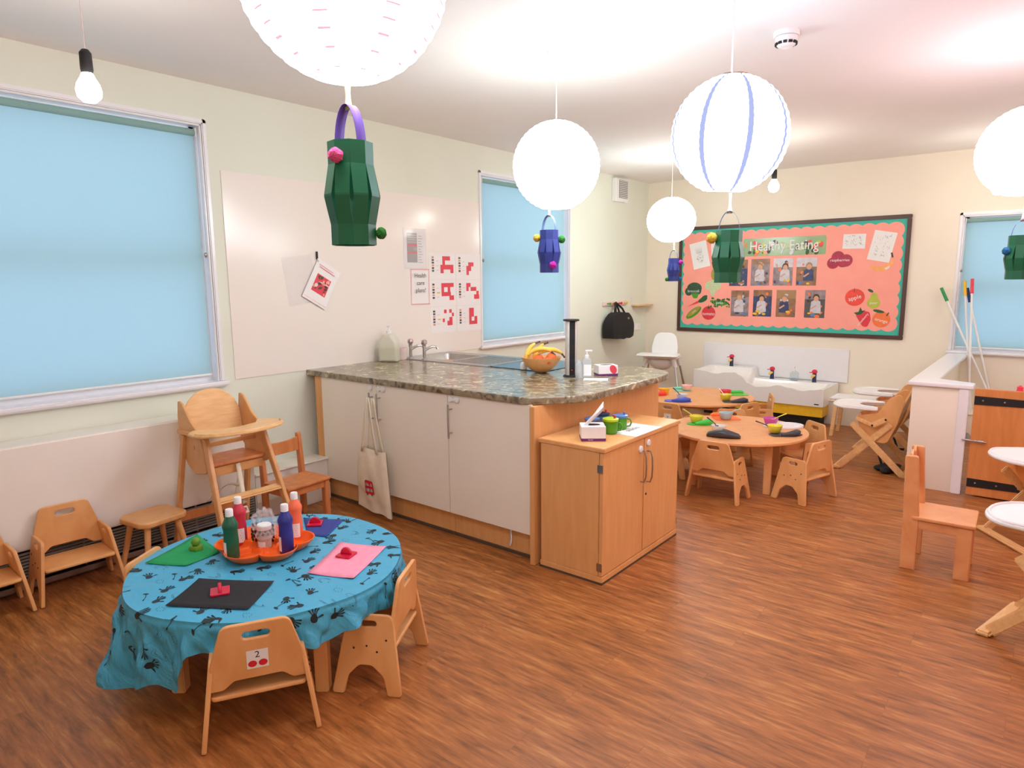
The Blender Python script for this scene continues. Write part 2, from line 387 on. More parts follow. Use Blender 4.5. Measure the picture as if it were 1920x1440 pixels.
def window(name, y0, y1, z0, z1, wall, label, mid):
    """frame, sash bars, glass, sill; local u along the wall, depth outwards"""
    if wall == 'L': F = lambda u, d, z: (XL-d, u, z)
    else: F = lambda u, d, z: (u, YB+d, z)
    def bx(mb, u0, u1, d0, d1, za, zb, mt, bev=.003):
        a = Vector(F(u0, d0, za)); b = Vector(F(u1, d1, zb)); mb.box((a+b)/2, [abs(q) for q in (b-a)], mt, None, bev)
    root = thing(name, label, None); root['kind'] = 'structure'
    if 'category' in root: del root['category']
    fr = MB(); tk = .045
    bx(fr, y0, y0+tk, .07, .2, z0, z1, 'gloss_white'); bx(fr, y1-tk, y1, .07, .2, z0, z1, 'gloss_white')
    bx(fr, y0, y1, .065, .2, z0, z0+.06, 'gloss_white'); bx(fr, y0, y1, .07, .2, z1-.05, z1, 'gloss_white')
    bx(fr, y0+tk, y1-tk, .13, .19, mid-.035, mid+.035, 'gloss_white')
    # lining of the reveal and architrave
    bx(fr, y0-.001, y0+.012, .0, .2, z0, z1, 'gloss_white'); bx(fr, y1-.012, y1+.001, .0, .2, z0, z1, 'gloss_white')
    bx(fr, y0, y1, .0, .2, z1-.012, z1+.001, 'gloss_white')
    fr.build('window_frame', root)
    ar = MB()
    for a, b, c, d in ((y0-.028, y0, z0, z1+.028), (y1, y1+.028, z0, z1+.028), (y0-.028, y1+.028, z1, z1+.028)):
        bx(ar, a, b, -.012, .01, c, d, 'gloss_white', .006)
    ar.build('architrave', root)
    g = MB(); bx(g, y0+tk, y1-tk, .155, .16, z0+.05, z1-.05, 'pane', 0); g.build('pane', root)
    s = MB(); bx(s, y0-.05, y1+.05, -.045, .001, z0-.028, z0+.004, 'gloss_white', .01); bx(s, y0+.002, y1-.002, -.01, .12, z0-.01, z0+.004, 'gloss_white', .001); s.build('window_sill', root)
def blind(y0, y1, z0, z1, wall, label, chain):
    t = thing('roller_blind', label, 'blind')
    F = (lambda u, d, z: (XL-d, u, z)) if wall == 'L' else (lambda u, d, z: (u, YB+d, z))
    D = .038
    f = MB(); nz, nu = 16, 12; vs = []
    for i in range(nz+1):
        for j in range(nu+1):
            vs.append(F(y0+(y1-y0)*j/nu, D+.002*math.sin(j*1.3)*math.sin(i/nz*PI), z0+(z1-z0)*i/nz))
    f.add(vs, [(i*(nu+1)+j, i*(nu+1)+j+1, (i+1)*(nu+1)+j+1, (i+1)*(nu+1)+j) for i in range(nz) for j in range(nu)], 'blind'); f.build('fabric', t)
    r = MB().tube([F(y0, D-.012, z1+.004), F(y1, D-.012, z1+.004)], .02, 'blind', 14); r.build('roller', t)
    b = MB().tube([F(y0, D, z0), F(y1, D, z0)], .007, 'white', 8); b.build('bottom_bar', t)
    k = MB()
    for u in (y0-.004, y1+.004):
        c = Vector(F(u, D-.012, z1+.004)); k.box(c, (.045 if wall == 'L' else .008, .008 if wall == 'L' else .045, .05), 'white', None, .003)
    k.build('bracket', t)
    cy = y0-.006 if chain < 0 else y1+.006
    c = MB().tube([F(cy, D-.03, z1), F(cy, D-.035, z0+.75)], .0022, 'white', 6); c.ball(F(cy, D-.035, z0+.74), .01, 'steel', (1, 1, 1.6), 8); c.build('chain', t)
window('window_1', *W1, 'L', 'large left window behind the widest pale blue blind', 1.66)
window('window_2', *W2, 'L', 'left wall window above the hob, beyond the cladding', 1.68)
window('window_3', *W3, 'B', 'back wall window right of the notice board', 1.42)
blind(.15, 2.065, .95, 2.405, 'L', 'wide pale blue roller blind above the radiator cover', 1)
blind(4.655, 5.99, .96, 2.405, 'L', 'narrow pale blue roller blind behind the fruit bowl', -1)
blind(-.715, .69, .835, 2.04, 'B', 'pale blue roller blind behind the mop handles', -1)

# radiator cover, low boxing
rc = thing('radiator_cover', 'long cream radiator cover with dark grille under the wide blind', 'radiator cover', (XL, 0, 0))
MB().box((.10, .60, .475), (.19, 3.16, .53), 'heater', None, .008).build('cover_panel', rc)
g = MB().box((.06, .60, .11), (.10, 3.14, .19), 'dark')
g.box((.185, .60, .028), (.03, 3.16, .03), 'steel', None, .003)
for i in range(9): g.box((.178, .60, .058+i*.0165), (.012, 3.14, .0045), 'slat', Matrix.Rotation(.5, 4, 'Y'))
for k in range(11): g.box((.17, -.9+k*.3, .12), (.012, .006, .17), 'slat')
g.build('grille', rc)
lb = MB().box((XL+.085, 2.47, .145), (.17, .56, .29), 'heater', None, .006)
lb.box((XL+.09, 2.47, .2925), (.19, .56, .012), 'heater', None, .004); lb.box((XL+.18, 2.47, .06), (.016, .56, .12), 'heater', None, .004)
struct('trim_2', lb, 'low white pipe boxing left of the kitchen units')
pb = MB().box((-1.55, 7.61, .12), (2.2, .36, .24), 'wall_cream', None, .004); pb.box((-1.55, 7.61, .246), (2.22, .38, .014), 'wall_cream', None, .004)
struct('trim_3', pb, 'low pipe boxing under the white hand washing trough')

# ================================================================== LANTERN LAMPS
def lamp(x, y, zc, r, label, m, open_top=True, glow=None, tilt=(0, 0), squash=1.0):
    t = thing('pendant_lantern', label, 'ceiling light', (x, y, ZC), 0, 'paper lantern lamps hanging from the ceiling')
    ce = MB(); ce.lathe([(0, -.03), (.045, -.03), (.05, -.024), (.05, 0), (0, 0)], 'white', n=24); ce.build('ceiling_rose', t)
    c = MB().tube([(0, 0, -.03), (0, 0, zc-ZC)], .003, 'white', 6); c.build('cord', t)
    s = MB(); prof = []; nr = 20
    a0, a1 = .22, PI-.30
    for i in range(nr*2+1):
        a = a0+(a1-a0)*i/(nr*2); rr = r*(1 if i % 2 else .986)
        prof.append((rr*math.sin(a), rr*math.cos(a)*squash))
    s.lathe(prof, m, n=36); s.lathe([(r*math.sin(a0)+.001, r*math.cos(a0)*squash), (r*math.sin(a0)+.001, r*math.cos(a0)*squash+.004)], 'steel', n=36)
    o = s.build('paper_shade', t, angle=60); o.location = (0, 0, zc-ZC); o.rotation_euler = (tilt[0], tilt[1], 0)
    b = MB().ball((0, 0, zc-ZC-.01), .03, BULBI, (1, 1, 1.2), 10); b.lathe([(.014, 0), (.018, .03), (.018, .07), (0, .075)], 'white', (0, 0, zc-ZC+.02), 10); b.build('bulb', t)
    return t
BULBM = mat('bulb_lit', (255, 250, 240), .5, emit=BULB); BULBI = mat('bulb_inside', (255, 250, 240), .5, emit=4)
SH = dict(
    pinkish=shade_mat('shade_pink', (255, 226, 232), (255, 186, 208), 8, True, LAMP*.95, .22, .3),
    plain=shade_mat('shade_plain', (255, 246, 236), (255, 255, 255), 8, True, LAMP, .02),
    blue=shade_mat('shade_blue', (238, 240, 255), (176, 186, 236), 8, False, LAMP*.8, .12, .15),
    pink=shade_mat('shade_rose', (255, 214, 218), (255, 170, 190), 9, True, LAMP, .06),
    rose=shade_mat('shade_red', (255, 150, 160), (255, 120, 140), 9, True, LAMP*.8, .06))
lamp(-1.245, .98, 2.175, .225, 'large pinkish paper lantern lamp cut off by the top edge', SH['pinkish'])
lamp(-2.15, 3.06, 2.125, .234, 'plain white paper lantern lamp above the fruit bowl', SH['plain'])
lamp(-2.965, 6.16, 2.085, .234, 'smallest looking white paper lantern lamp, nearest the far corner', SH['plain'], squash=.93)
lamp(-1.10, 2.80, 2.10, .235, 'white paper lantern lamp with lilac seams, in front of the notice board', SH['blue'], tilt=(.08, .1))
lamp(-.175, 4.45, 2.15, .228, 'pink tinted paper lantern lamp cut off by the right edge', SH['pink'])
lamp(.55, 3.1, 2.2, .22, 'rose red paper lantern lamp beyond the right edge', SH['rose'])  # unseen lantern, added for brightness and the pink cast on the ceiling
lamp(.9, -.6, 2.15, .234, 'white paper lantern lamp behind the viewpoint', SH['plain'])  # unseen lantern added to raise the brightness of the room
lamp(1.5, 6.0, 2.15, .234, 'white paper lantern lamp beyond the right edge by the far wall', SH['plain'])  # another added lantern out of view, for more fill light
for x, y, z, lb_ in ((-2.93, 1.085, 2.262, 'bare glowing bulb hanging in front of the wide blind'), (-1.94, 5.97, 2.30, 'bare glowing bulb hanging above the notice board'), (-.447, 7.06, 2.25, 'bare glowing bulb half hidden by the rightmost lantern')):
    t = thing('hanging_bulb', lb_, 'light bulb', (x, y, ZC), 0, 'bare bulbs hanging from the ceiling'); d = z-ZC
    MB().tube([(0, 0, 0), (0, 0, d+.1)], .0018, 'ribbon', 6).build('cord', t)
    MB().lathe([(0, .135), (.012, .132), (.021, .12), (.022, .06), (.019, .045), (0, .045)], 'dark', (0, 0, d), 14).build('lamp_holder', t)
    MB().lathe([(.018, .05), (.024, .034), (.038, .010), (.044, -.014), (.040, -.038), (.023, -.056), (0, -.061)], BULBM, (0, 0, d), 20).build('bulb', t)

def craft(x, y, z0, h, r, card, handle, poms, label, rz=0, rib='ribbon', top=2.0, n=9):
    t = thing('paper_craft_lantern', label, 'paper lantern', (x, y, z0), rz, 'home made card lanterns hanging under the lamps')
    b = MB(); rm = r*1.24; hm = .48
    def P(a, rr, z): return (rr*math.cos(a), rr*math.sin(a), z)
    for k in range(n):
        a0 = 2*PI*k/n; a1 = 2*PI*(k+1)/n; hw = r*PI/n
        zs = [0, .2, .34, hm-.01, hm+.01, .62, .78, 1.0]
        vs = []
        for q in zs:
            if q <= .2 or q >= .78: rr = r; g = 1
            else:
                s_ = 1-abs(q-hm)/(.78-hm if q > hm else hm-.2); rr = r+(rm-r)*s_; g = min(1, r/rr*.97)
            am = (a0+a1)/2; dh = (a1-a0)/2*g
            vs += [P(am-dh, rr, h*q), P(am+dh, rr, h*q)]
        b.add(vs, [(2*i, 2*i+1, 2*i+3, 2*i+2) for i in range(len(zs)-1)], card)
    b.build('card_body', t, solid=.0012, smooth=False)
    hb = MB(); vs = []; m_ = 16; hh = .095
    for i in range(m_+1):
        a = PI*i/m_; px = -r*.8*math.cos(a); pz = h-.015+hh*math.sin(a)
        vs += [(px, -.0125, pz), (px, .0125, pz)]
    hb.add(vs, [(2*i, 2*i+1, 2*i+3, 2*i+2) for i in range(m_)], handle); hb.build('handle', t, solid=.001)
    for a, zz, col, pr_ in poms:
        MB().ball((math.cos(a)*(r+pr_*.6+.003), math.sin(a)*(r+pr_*.6+.003), h*zz), pr_, col, (1, 1, 1), 16, .22).build('pompom', t)
    rb = MB(); zz = h+hh-.025
    L = top-(z0+zz); vs = []
    for i in range(7):
        q = i/6; wd = .012*(1-.55*math.sin(q*PI)); tw = q*1.2
        vs += [(-wd*math.cos(tw), -wd*math.sin(tw), zz+L*q), (wd*math.cos(tw), wd*math.sin(tw), zz+L*q)]
    rb.add(vs, [(2*i, 2*i+1, 2*i+3, 2*i+2) for i in range(6)], rib); rb.build('ribbon', t, solid=.0008)
    return t
V = -.9     # bearing towards the room centre for the pompoms
craft(-1.235, .972, 1.601, .22, .049, 'green_card', 'purple', [(-1.2, .84, 'pink', .0155), (.80, .12, 'green_pom', .0125)], 'dark green card lantern with purple handle and pink pompom', .0, 'ribbon_g', 1.96)
craft(-2.16, 3.01, 1.56, .226, .052, 'blue_card', 'slate_card', [(3.6, .82, 'yellow_pom', .02), (.55, .78, 'green_pom', .02), (-.75, .17, 'magenta_pom', .02)], 'blue card lantern with magenta pompom hanging before the narrow blind', .1, 'ribbon', 1.90)
craft(-1.085, 2.80, 1.502, .215, .054, 'green_card', 'slate_card', [(3.5, .86, 'yellow_pom', .022)], 'green card lantern with yellow pompom in front of the notice board', .3, 'ribbon', 1.87)
craft(-2.935, 6.175, 1.497, .222, .050, 'blue_card', 'slate_card', [(.2, .82, 'magenta_pom', .022), (3.7, .08, 'green_pom', .018), (.4, .1, 'teal_pom', .02)], 'small blue card lantern at the left edge of the notice board', .2, 'ribbon_g', 1.87)
craft(-.160, 4.41, 1.501, .225, .055, 'green_card', 'slate_card', [(3.6, .65, 'teal_pom', .02)], 'green card lantern cut off by the right edge', .2, 'ribbon', 1.93)
sd = thing('smoke_detector', 'round white smoke detector on the ceiling', 'smoke detector', (-1.127, 3.546, ZC))
MB().lathe([(0, -.022), (.058, -.022), (.06, -.018), (.06, 0), (0, 0)], 'white', n=32).build('base', sd)
h = MB().lathe([(0, -.07), (.03, -.07), (.042, -.062), (.05, -.045), (.052, -.024), (0, -.024)], 'white', n=32)
for k in range(12):
    a = 2*PI*k/12+.2; h.box((.0475*math.cos(a), .0475*math.sin(a), -.055), (.008, .017, .011), 'dark', Matrix.Rotation(a, 4, 'Z'))
h.build('sensor_head', sd)

# ================================================================== TODDLER CHAIRS
def make_toddler():
    t = thing('toddler_chair', 'x', 'chair')
    pan = rp([(-.135, 0), (-.082, 0), (-.066, .07), (-.02, .112), (.03, .112), (.072, .07), (.088, 0), (.135, 0), (.078, .303), (-.098, .303)], [.012, .01, .035, .03, .03, .035, .01, .012, .03, .03])
    for s in (-1, 1):
        me = plate_mesh(pan, [slot(-.005, .268, .062, .022)], .016, .004)
        b = MB().mesh(me, 'ply', FR((s*.182, 0, 0), (0, 1, 0), (-s*.04, 0, .30)))
        for y, z in ((-.075, .21), (.0, .185), (-.04, .165), (.05, .175)):
            x = s*(.182-.04*z/.3+.009); b.ball((x, y, z), .0042, 'dark', (.5, 1, 1), 8)
        b.build('side_panel', t)
    me = plate_mesh(rp([(-.152, -.10), (.152, -.10), (.152, .115), (-.152, .115)], .02), (), .015, .005)
    MB().mesh(me, 'ply', FR((0, 0, .165), (1, 0, 0), (0, 1, 0))).build('seat', t)
    bk = rp([(-.156, 0), (-.11, -.0), (-.075, .028), (.075, .028), (.11, 0), (.156, 0), (.148, .09), (.106, .232), (-.106, .232), (-.148, .09)], [.008, .02, .02, .02, .02, .008, .02, .035, .035, .02])
    me = plate_mesh(bk, [slot(0, .188, .088, .027)], .015, .004)
    MB().mesh(me, 'ply', FR((0, -.088, .19), (1, 0, 0), (0, -.09, 1))).build('backrest', t)
    return t
CH = make_toddler()
GT = {'b': 'toddler chairs around the blue covered table', 'n': 'toddler chairs around the nearer laid table', 'f': 'toddler chairs around the farther laid table', 'w': 'toddler chairs along the radiator cover'}
first = [True]
def tchair(x, y, rz, label, g):
    if first[0]:
        first[0] = False; CH.location = (x, y, 0); CH.rotation_euler = (0, 0, rz); CH['label'] = label; CH['group'] = GT[g]; return CH
    return dup(CH, (x, y, 0), rz, label, GT[g])
def face(dx, dy): return math.atan2(-dx, dy)
cA = tchair(-2.045, 1.115, face(-.867, .496), 'toddler chair with number 2 and two red dots on its back', 'b')
tchair(-1.955, 1.59, face(-.86, -.50), 'toddler chair tucked into the right side of the blue table', 'b')
tchair(-2.73, 1.13, face(.84, .54), 'toddler chair almost hidden behind the green paper side of the blue table', 'b')
tchair(-1.725, 4.43, 0, 'toddler chair seen from behind at the front of the nearer laid table', 'n')
tchair(-1.245, 4.79, face(-.93, .30), 'toddler chair at the right front of the nearer laid table', 'n')
tchair(-1.41, 5.30, face(-.65, -.76), 'toddler chair at the far right of the nearer laid table', 'n')
tchair(-2.24, 4.82, face(.95, .2), 'toddler chair half hidden behind the wooden cabinet', 'n')
tchair(-2.02, 5.42, face(.35, -.95), 'toddler chair on the far side of the nearer laid table', 'n')
cG = tchair(-2.62, 5.58, face(.0, 1), 'toddler chair with a small sticker, front of the farther laid table', 'f')
tchair(-2.13, 5.93, face(-.90, .35), 'toddler chair at the right front of the farther laid table', 'f')
tchair(-2.12, 6.42, face(-.9, -.45), 'toddler chair at the far right of the farther laid table, by the trough', 'f')
tchair(-3.725, 1.10, face(1, -.06), 'toddler armchair beside the stool, against the radiator cover', 'w')
tchair(-3.735, .70, face(1, -.02), 'toddler armchair cut off by the left edge', 'w')
# stickers on two backs (seen from behind)
def sticker(ch, two):
    o = MB(); fr = FR((0, -.088-.0085-.009, .19+.095), (1, 0, 0), (0, -.09, 1))
    o.add([fr @ Vector(p) for p in ((-.034, -.032, .0), (.034, -.032, .0), (.034, .036, .0), (-.034, .036, .0))], [(0, 1, 2, 3)], 'paper')
    if two:
        o.mesh(text_mesh('2', .034), 'dark', fr @ Matrix.Translation((0, .018, .0006)))
        for s in (-1, 1):
            e = ell(s*.0165, -.014, .014, .012); o.add([fr @ Vector((p[0], p[1], .0006)) for p in e], [tuple(range(len(e)))], 'red')
    else:
        o.mesh(text_mesh('7', .034), 'dark', fr @ Matrix.Translation((0, .0, .0006)))
    s = o.build('sticker', [c for c in ch.children if c.name.startswith('backrest')][0], smooth=False)
    s['label'] = 'paper sticker with a number'
# normal of FR above: (-1,0,0)x(0,-.16,1) -> -Y side
sticker(cA, True); sticker(cG, False)

# ================================================================== ROUND TABLES
def round_table(x, y, R, a0, label, g=None, legmat='cab'):
    t = thing('round_table', label, 'table', (x, y, 0), 0, g)
    MB().lathe([(0, .378), (R-.012, .378), (R, .382), (R, .396), (R-.004, .4), (0, .4)], 'tabletop', n=64).build('tabletop', t)
    ap = MB()
    L = R*.74
    P = [(L*math.cos(a0+k*PI/2), L*math.sin(a0+k*PI/2)) for k in range(4)]
    for k in range(4): ap.bar((*P[k], .35), (*P[(k+1) % 4], .35), .018, .055, 'cab')
    ap.build('apron', t)
    for k in range(4):
        MB().box((*P[k], .189), (.05, .05, .378), 'red_wood' if legmat == 'r' else 'cab', Matrix.Rotation(a0+k*PI/2+PI/4, 4, 'Z'), .004).build('leg', t)
    return t
round_table(-2.40, 1.395, .515, math.radians(-6), 'round wooden table mostly hidden by a blue handprint cloth')
round_table(-1.78, 4.91, .50, math.radians(56), 'nearer round wooden table laid with bowls and bibs', 'laid round tables')
round_table(-2.62, 6.10, .53, math.radians(50), 'farther round wooden table laid with bowls, next to the trough', 'laid round tables')

# ---- blue cloth with handprints
CX, CY, CR, CZ = -2.40, 1.395, .522, .4035
def adiff(a, b): return (a-b+PI) % (2*PI)-PI
def drop(th):
    d = math.degrees(th) % 360
    S = lambda a, b, x: (lambda t: t*t*(3-2*t))(max(0, min(1, (x-a)/(b-a))))
    g = lambda c, w_, h_: h_*math.exp(-(math.degrees(adiff(th, math.radians(c)))/w_)**2)
    return .075+(.232-.085*S(264, 288, d)+.012*math.sin(th*14))*S(222, 258, d)*(1-S(291, 299, d))+g(345, 14, .035)+g(40, 22, .07)+g(140, 25, .10)+.006*math.sin(5*th+1)
def cloth(u, v, off=0.0):
    r = math.hypot(u, v); th = math.atan2(v, u)
    R = CR+.006*math.sin(3*th+.7)+.004*math.sin(7*th)
    if r < R-.02:
        p = Vector((CX+u, CY+v, CZ+off)); return p
    s = r-(R-.02)
    bend = min(s/.045, 1.0); ang = bend*PI/2*.97
    # quarter-round edge then hanging
    if s < .045:
        a = s/.045*PI/2; rr = R-.02+.0286*math.sin(a); z = CZ-.0286*(1-math.cos(a)); L = 0
    else:
        L = s-.045; rr = R-.02+.0286; z = CZ-.0286-L*.985
    D = drop(th); fl = L
    big = math.exp(-(math.degrees(adiff(th, math.radians(262)))/42)**2)
    rr += fl*(.10+.18*math.sin(6*th+.6)*big+.22*math.sin(9*th+2.1)*(1-big)*.8*(0 if -15 < math.degrees(th) < 75 else 1)-(.10 if -15 < math.degrees(th) < 75 else 0)+.12*math.sin(17*th+1.3))
    rr += .010*math.sin(23*th+L*22)*min(1, L/.05)+.006*math.sin(41*th-L*50)*min(1, L/.05)
    rr = max(rr, R+.003)
    nrm = Vector((math.cos(th), math.sin(th), .25 if L > 0 else 1)).normalized()
    p = Vector((CX+rr*math.cos(th), CY+rr*math.sin(th), z))
    return p+nrm*off
nt_, nr_ = 300, 46
vs = []; fs = []
vs.append(cloth(0, 0))
for i in range(1, nr_+1):
    for k in range(nt_):
        th = 2*PI*k/nt_; E_ = CR+.02+drop(th); rr = (i/10)*(CR-.03) if i <= 10 else (CR-.03)+(E_-CR+.03)*((i-10)/(nr_-10))
        vs.append(cloth(rr*math.cos(th), rr*math.sin(th)))
for k in range(nt_): fs.append((0, 1+k, 1+(k+1) % nt_))
for i in range(nr_-1):
    for k in range(nt_): fs.append((1+i*nt_+k, 1+(i+1)*nt_+k, 1+(i+1)*nt_+(k+1) % nt_, 1+i*nt_+(k+1) % nt_))
def cloth_mat():
    m, nt, b = newmat('blue_plastic'); tc = N(nt, 'ShaderNodeTexCoord')
    b.inputs['Base Color'].default_value = lin((72, 172, 208)); b.inputs['Roughness'].default_value = .38
    mp = N(nt, 'ShaderNodeMapping'); mp.inputs['Scale'].default_value = (1, 1, .6)
    vo = N(nt, 'ShaderNodeTexVoronoi', feature='DISTANCE_TO_EDGE'); vo.inputs['Scale'].default_value = 11
    no = N(nt, 'ShaderNodeTexNoise'); no.inputs['Scale'].default_value = 7; no.inputs['Detail'].default_value = 5; no.inputs['Distortion'].default_value = 1.5
    nt.links.new(tc.outputs['Object'], mp.inputs[0]); nt.links.new(mp.outputs[0], no.inputs['Vector']); nt.links.new(no.outputs['Color'], vo.inputs['Vector'])
    sp = N(nt, 'ShaderNodeSeparateXYZ'); nt.links.new(tc.outputs['Object'], sp.inputs[0])
    mr = N(nt, 'ShaderNodeMapRange'); mr.inputs[1].default_value = CZ; mr.inputs[2].default_value = CZ-.05; mr.inputs[3].default_value = .12; mr.inputs[4].default_value = 1.0
    nt.links.new(sp.outputs['Z'], mr.inputs[0])
    bp = N(nt, 'ShaderNodeBump'); bp.inputs['Distance'].default_value = .035
    nt.links.new(mr.outputs[0], bp.inputs['Strength']); nt.links.new(no.outputs['Fac'], bp.inputs['Height']); nt.links.new(bp.outputs['Normal'], b.inputs['Normal'])
    return m
M['cloth'] = cloth_mat(); M['print'] = mat('print', (22, 34, 40), .5)
cb = MB().add(vs, fs, 'cloth')
def decal(poly):
    cb.add([cloth(p[0], p[1], .0014) for p in poly], [tuple(range(len(poly)))], 'print')
def ok(x, y):
    th = math.atan2(y, x); return math.hypot(x, y) < CR+.0+drop(th)
def strip(a, b, w0, w1, bend=0, n=5):
    ax, ay = a; bx_, by = b; dx, dy = bx_-ax, by-ay; L = math.hypot(dx, dy) or 1; nx, ny = -dy/L, dx/L
    l1 = []; l2 = []
    for i in range(n+1):
        t = i/n; c = bend*math.sin(PI*t); x = ax+dx*t+nx*c; y = ay+dy*t+ny*c; q = w0+(w1-w0)*t
        l1.append((x+nx*q, y+ny*q)); l2.append((x-nx*q, y-ny*q))
    for i in range(n): decal([l1[i], l1[i+1], l2[i+1], l2[i]])
def hand(x, y, a, s=1.0, mirror=1):
    T = lambda p: (x+s*(p[0]*math.cos(a)-mirror*p[1]*math.sin(a)), y+s*(p[0]*math.sin(a)+mirror*p[1]*math.cos(a)))
    palm = ell(0, 0, .0175, .0145, 10); palm = [(p[0]+rnd.uniform(-.002, .002), p[1]+rnd.uniform(-.002, .002)) for p in palm]
    decal([T(p) for p in palm])
    for k, (f, L) in enumerate(((-.62, .030), (-.22, .034), (.15, .033), (.5, .027), (1.5, .022))):
        p0 = (.014*math.cos(f), .012*math.sin(f)); p1 = (.016*math.cos(f)+L*.8*math.cos(f*.8), .014*math.sin(f)+L*.8*math.sin(f*.8))
        strip(T(p0), T(p1), .0016*s, .0034*s, 0, 3); decal([T(q) for q in ell(p1[0], p1[1], .0052, .0034, 7, f)])
def splat(x, y, a, s=1.0):
    for k in range(9):
        q = 2*PI*k/9+a; r_ = .016*s*(1+.2*rnd.random()); decal(ell(x+r_*math.cos(q), y+r_*math.sin(q)*.7, .0022*s, .0016*s, 6))
def swirl(x, y, a, s=1.0):
    for r_ in (.02, .027):
        pts = [(x+s*r_*math.cos(a+q)*1.3, y+s*r_*math.sin(a+q)*.7) for q in [i*.35 for i in range(11)]]
        for i in range(10): strip(pts[i], pts[i+1], .0005, .0005, 0, 1)
def spear(x, y, a, s=1.0):
    e = (x+.05*s*math.cos(a), y+.05*s*math.sin(a)); strip((x, y), e, .0012, .0012, .003, 4); decal(ell(x, y, .011*s, .005*s, 8, a+1.3))
    decal(ell(e[0], e[1], .006*s, .003*s, 7, a))
pts = []
for gx in range(-9, 10):
    for gy in range(-9, 10):
        x = gx*.088+(gy % 2)*.044+rnd.uniform(-.012, .012); y = gy*.078+rnd.uniform(-.012, .012)
        if ok(x*1.04, y*1.04): pts.append((x, y))
for i, (x, y) in enumerate(pts):
    k = (i*7) % 5; a = rnd.uniform(0, 2*PI)
    if k in (0, 2): hand(x, y, a, rnd.uniform(.8, 1.0), rnd.choice((-1, 1)))
    elif k == 1: splat(x, y, a)
    elif k == 3: spear(x, y, a)
    else: swirl(x, y, a); decal(ell(x+.02, y, .004, .002, 6, a))
tc_ = cb.build('tablecloth', angle=80)
tag(tc_, 'blue plastic tablecloth with black handprints draped over the round table', 'tablecloth')

# ---- sheets and stamps on the cloth
TZ = CZ+.0016
def sheet(pts, m, label, curl=0):
    c = [sum(p[0] for p in pts)/4, sum(p[1] for p in pts)/4]; b = MB(); n = 8; vs = []
    for i in range(n+1):
        for j in range(n+1):
            s_, t_ = i/n, j/n
            p = [(1-s_)*(1-t_)*pts[0][k]+s_*(1-t_)*pts[1][k]+s_*t_*pts[2][k]+(1-s_)*t_*pts[3][k] for k in (0, 1)]
            lift = curl*(max(0, abs(s_-.5)+abs(t_-.5)-.55)/.45)**2
            vs.append((p[0]-c[0], p[1]-c[1], .001+lift))
    b.add(vs, [(i*(n+1)+j, i*(n+1)+j+1, (i+1)*(n+1)+j+1, (i+1)*(n+1)+j) for i in range(n) for j in range(n)], m)
    o = b.build('sheet_of_paper', solid=.0008); o.location = (c[0], c[1], TZ)
    return tag(o, label, 'paper', 'coloured sheets on the blue tablecloth')
M['s_green'] = mat('s_green', (24, 158, 88), .8); M['s_black'] = mat('s_black', (36, 34, 38), .85); M['s_pink'] = mat('s_pink', (255, 158, 182), .8); M['s_blue'] = mat('s_blue', (54, 66, 142), .8)
sheet([(-2.758, 1.053), (-2.601, 1.142), (-2.626, 1.30), (-2.897, 1.335)], 's_green', 'green sheet of paper under the green stamp', .003)
sheet([(-2.323, .939), (-2.068, 1.103), (-2.195, 1.282), (-2.444, 1.118)], 's_black', 'black sheet of paper nearest the number 2 chair', .003)
sheet([(-2.156, 1.40), (-1.975, 1.48), (-2.115, 1.76), (-2.31, 1.67)], 's_pink', 'pink sheet of paper under the red stamp', .004)
sheet([(-2.50, 1.635), (-2.414, 1.674), (-2.528, 1.855), (-2.70, 1.75)], 's_blue', 'dark blue sheet of paper behind the orange tray', .003)
M['red_pl'] = mat('red_pl', (212, 26, 62), .3)
def stamp(x, y, rz, m, label, ball=False):
    t = thing('shape_stamp', label, 'stamp', (x, y, TZ+.0022), rz, 'plastic shape stamps on the paper sheets')
    if ball:
        MB().mesh(plate_mesh(ell(0, 0, .033, .026, 6), (), .018, .003), m, Matrix.Translation((0, 0, .009))).build('stamp_base', t)
        MB().ball((0, 0, .034), .018, m).build('grip', t)
    else:
        MB().mesh(plate_mesh(rp([(-.033, -.033), (.033, -.033), (.033, .033), (-.033, .033)], .006), (), .008, .002), m, Matrix.Translation((0, 0, .004))).build('stamp_base', t)
        hc = [(.026*math.cos(PI*k/12), .028*math.sin(PI*k/12)) for k in range(13)]
        MB().mesh(plate_mesh(hc, (), .012, .004), m, FR((0, 0, .008), (1, 0, 0), (0, 0, 1))).build('grip', t)
stamp(-2.733, 1.25, .4, 'green_toy', 'green stamp with a round knob on the green sheet', True)
stamp(-2.27, 1.11, -.5, 'red_pl', 'red stamp on the black sheet')
stamp(-2.175, 1.60, .35, 'red_pl', 'red stamp on the pink sheet')
stamp(-2.585, 1.735, .8, 'red_pl', 'red stamp on the dark blue sheet, behind the peach bottle')

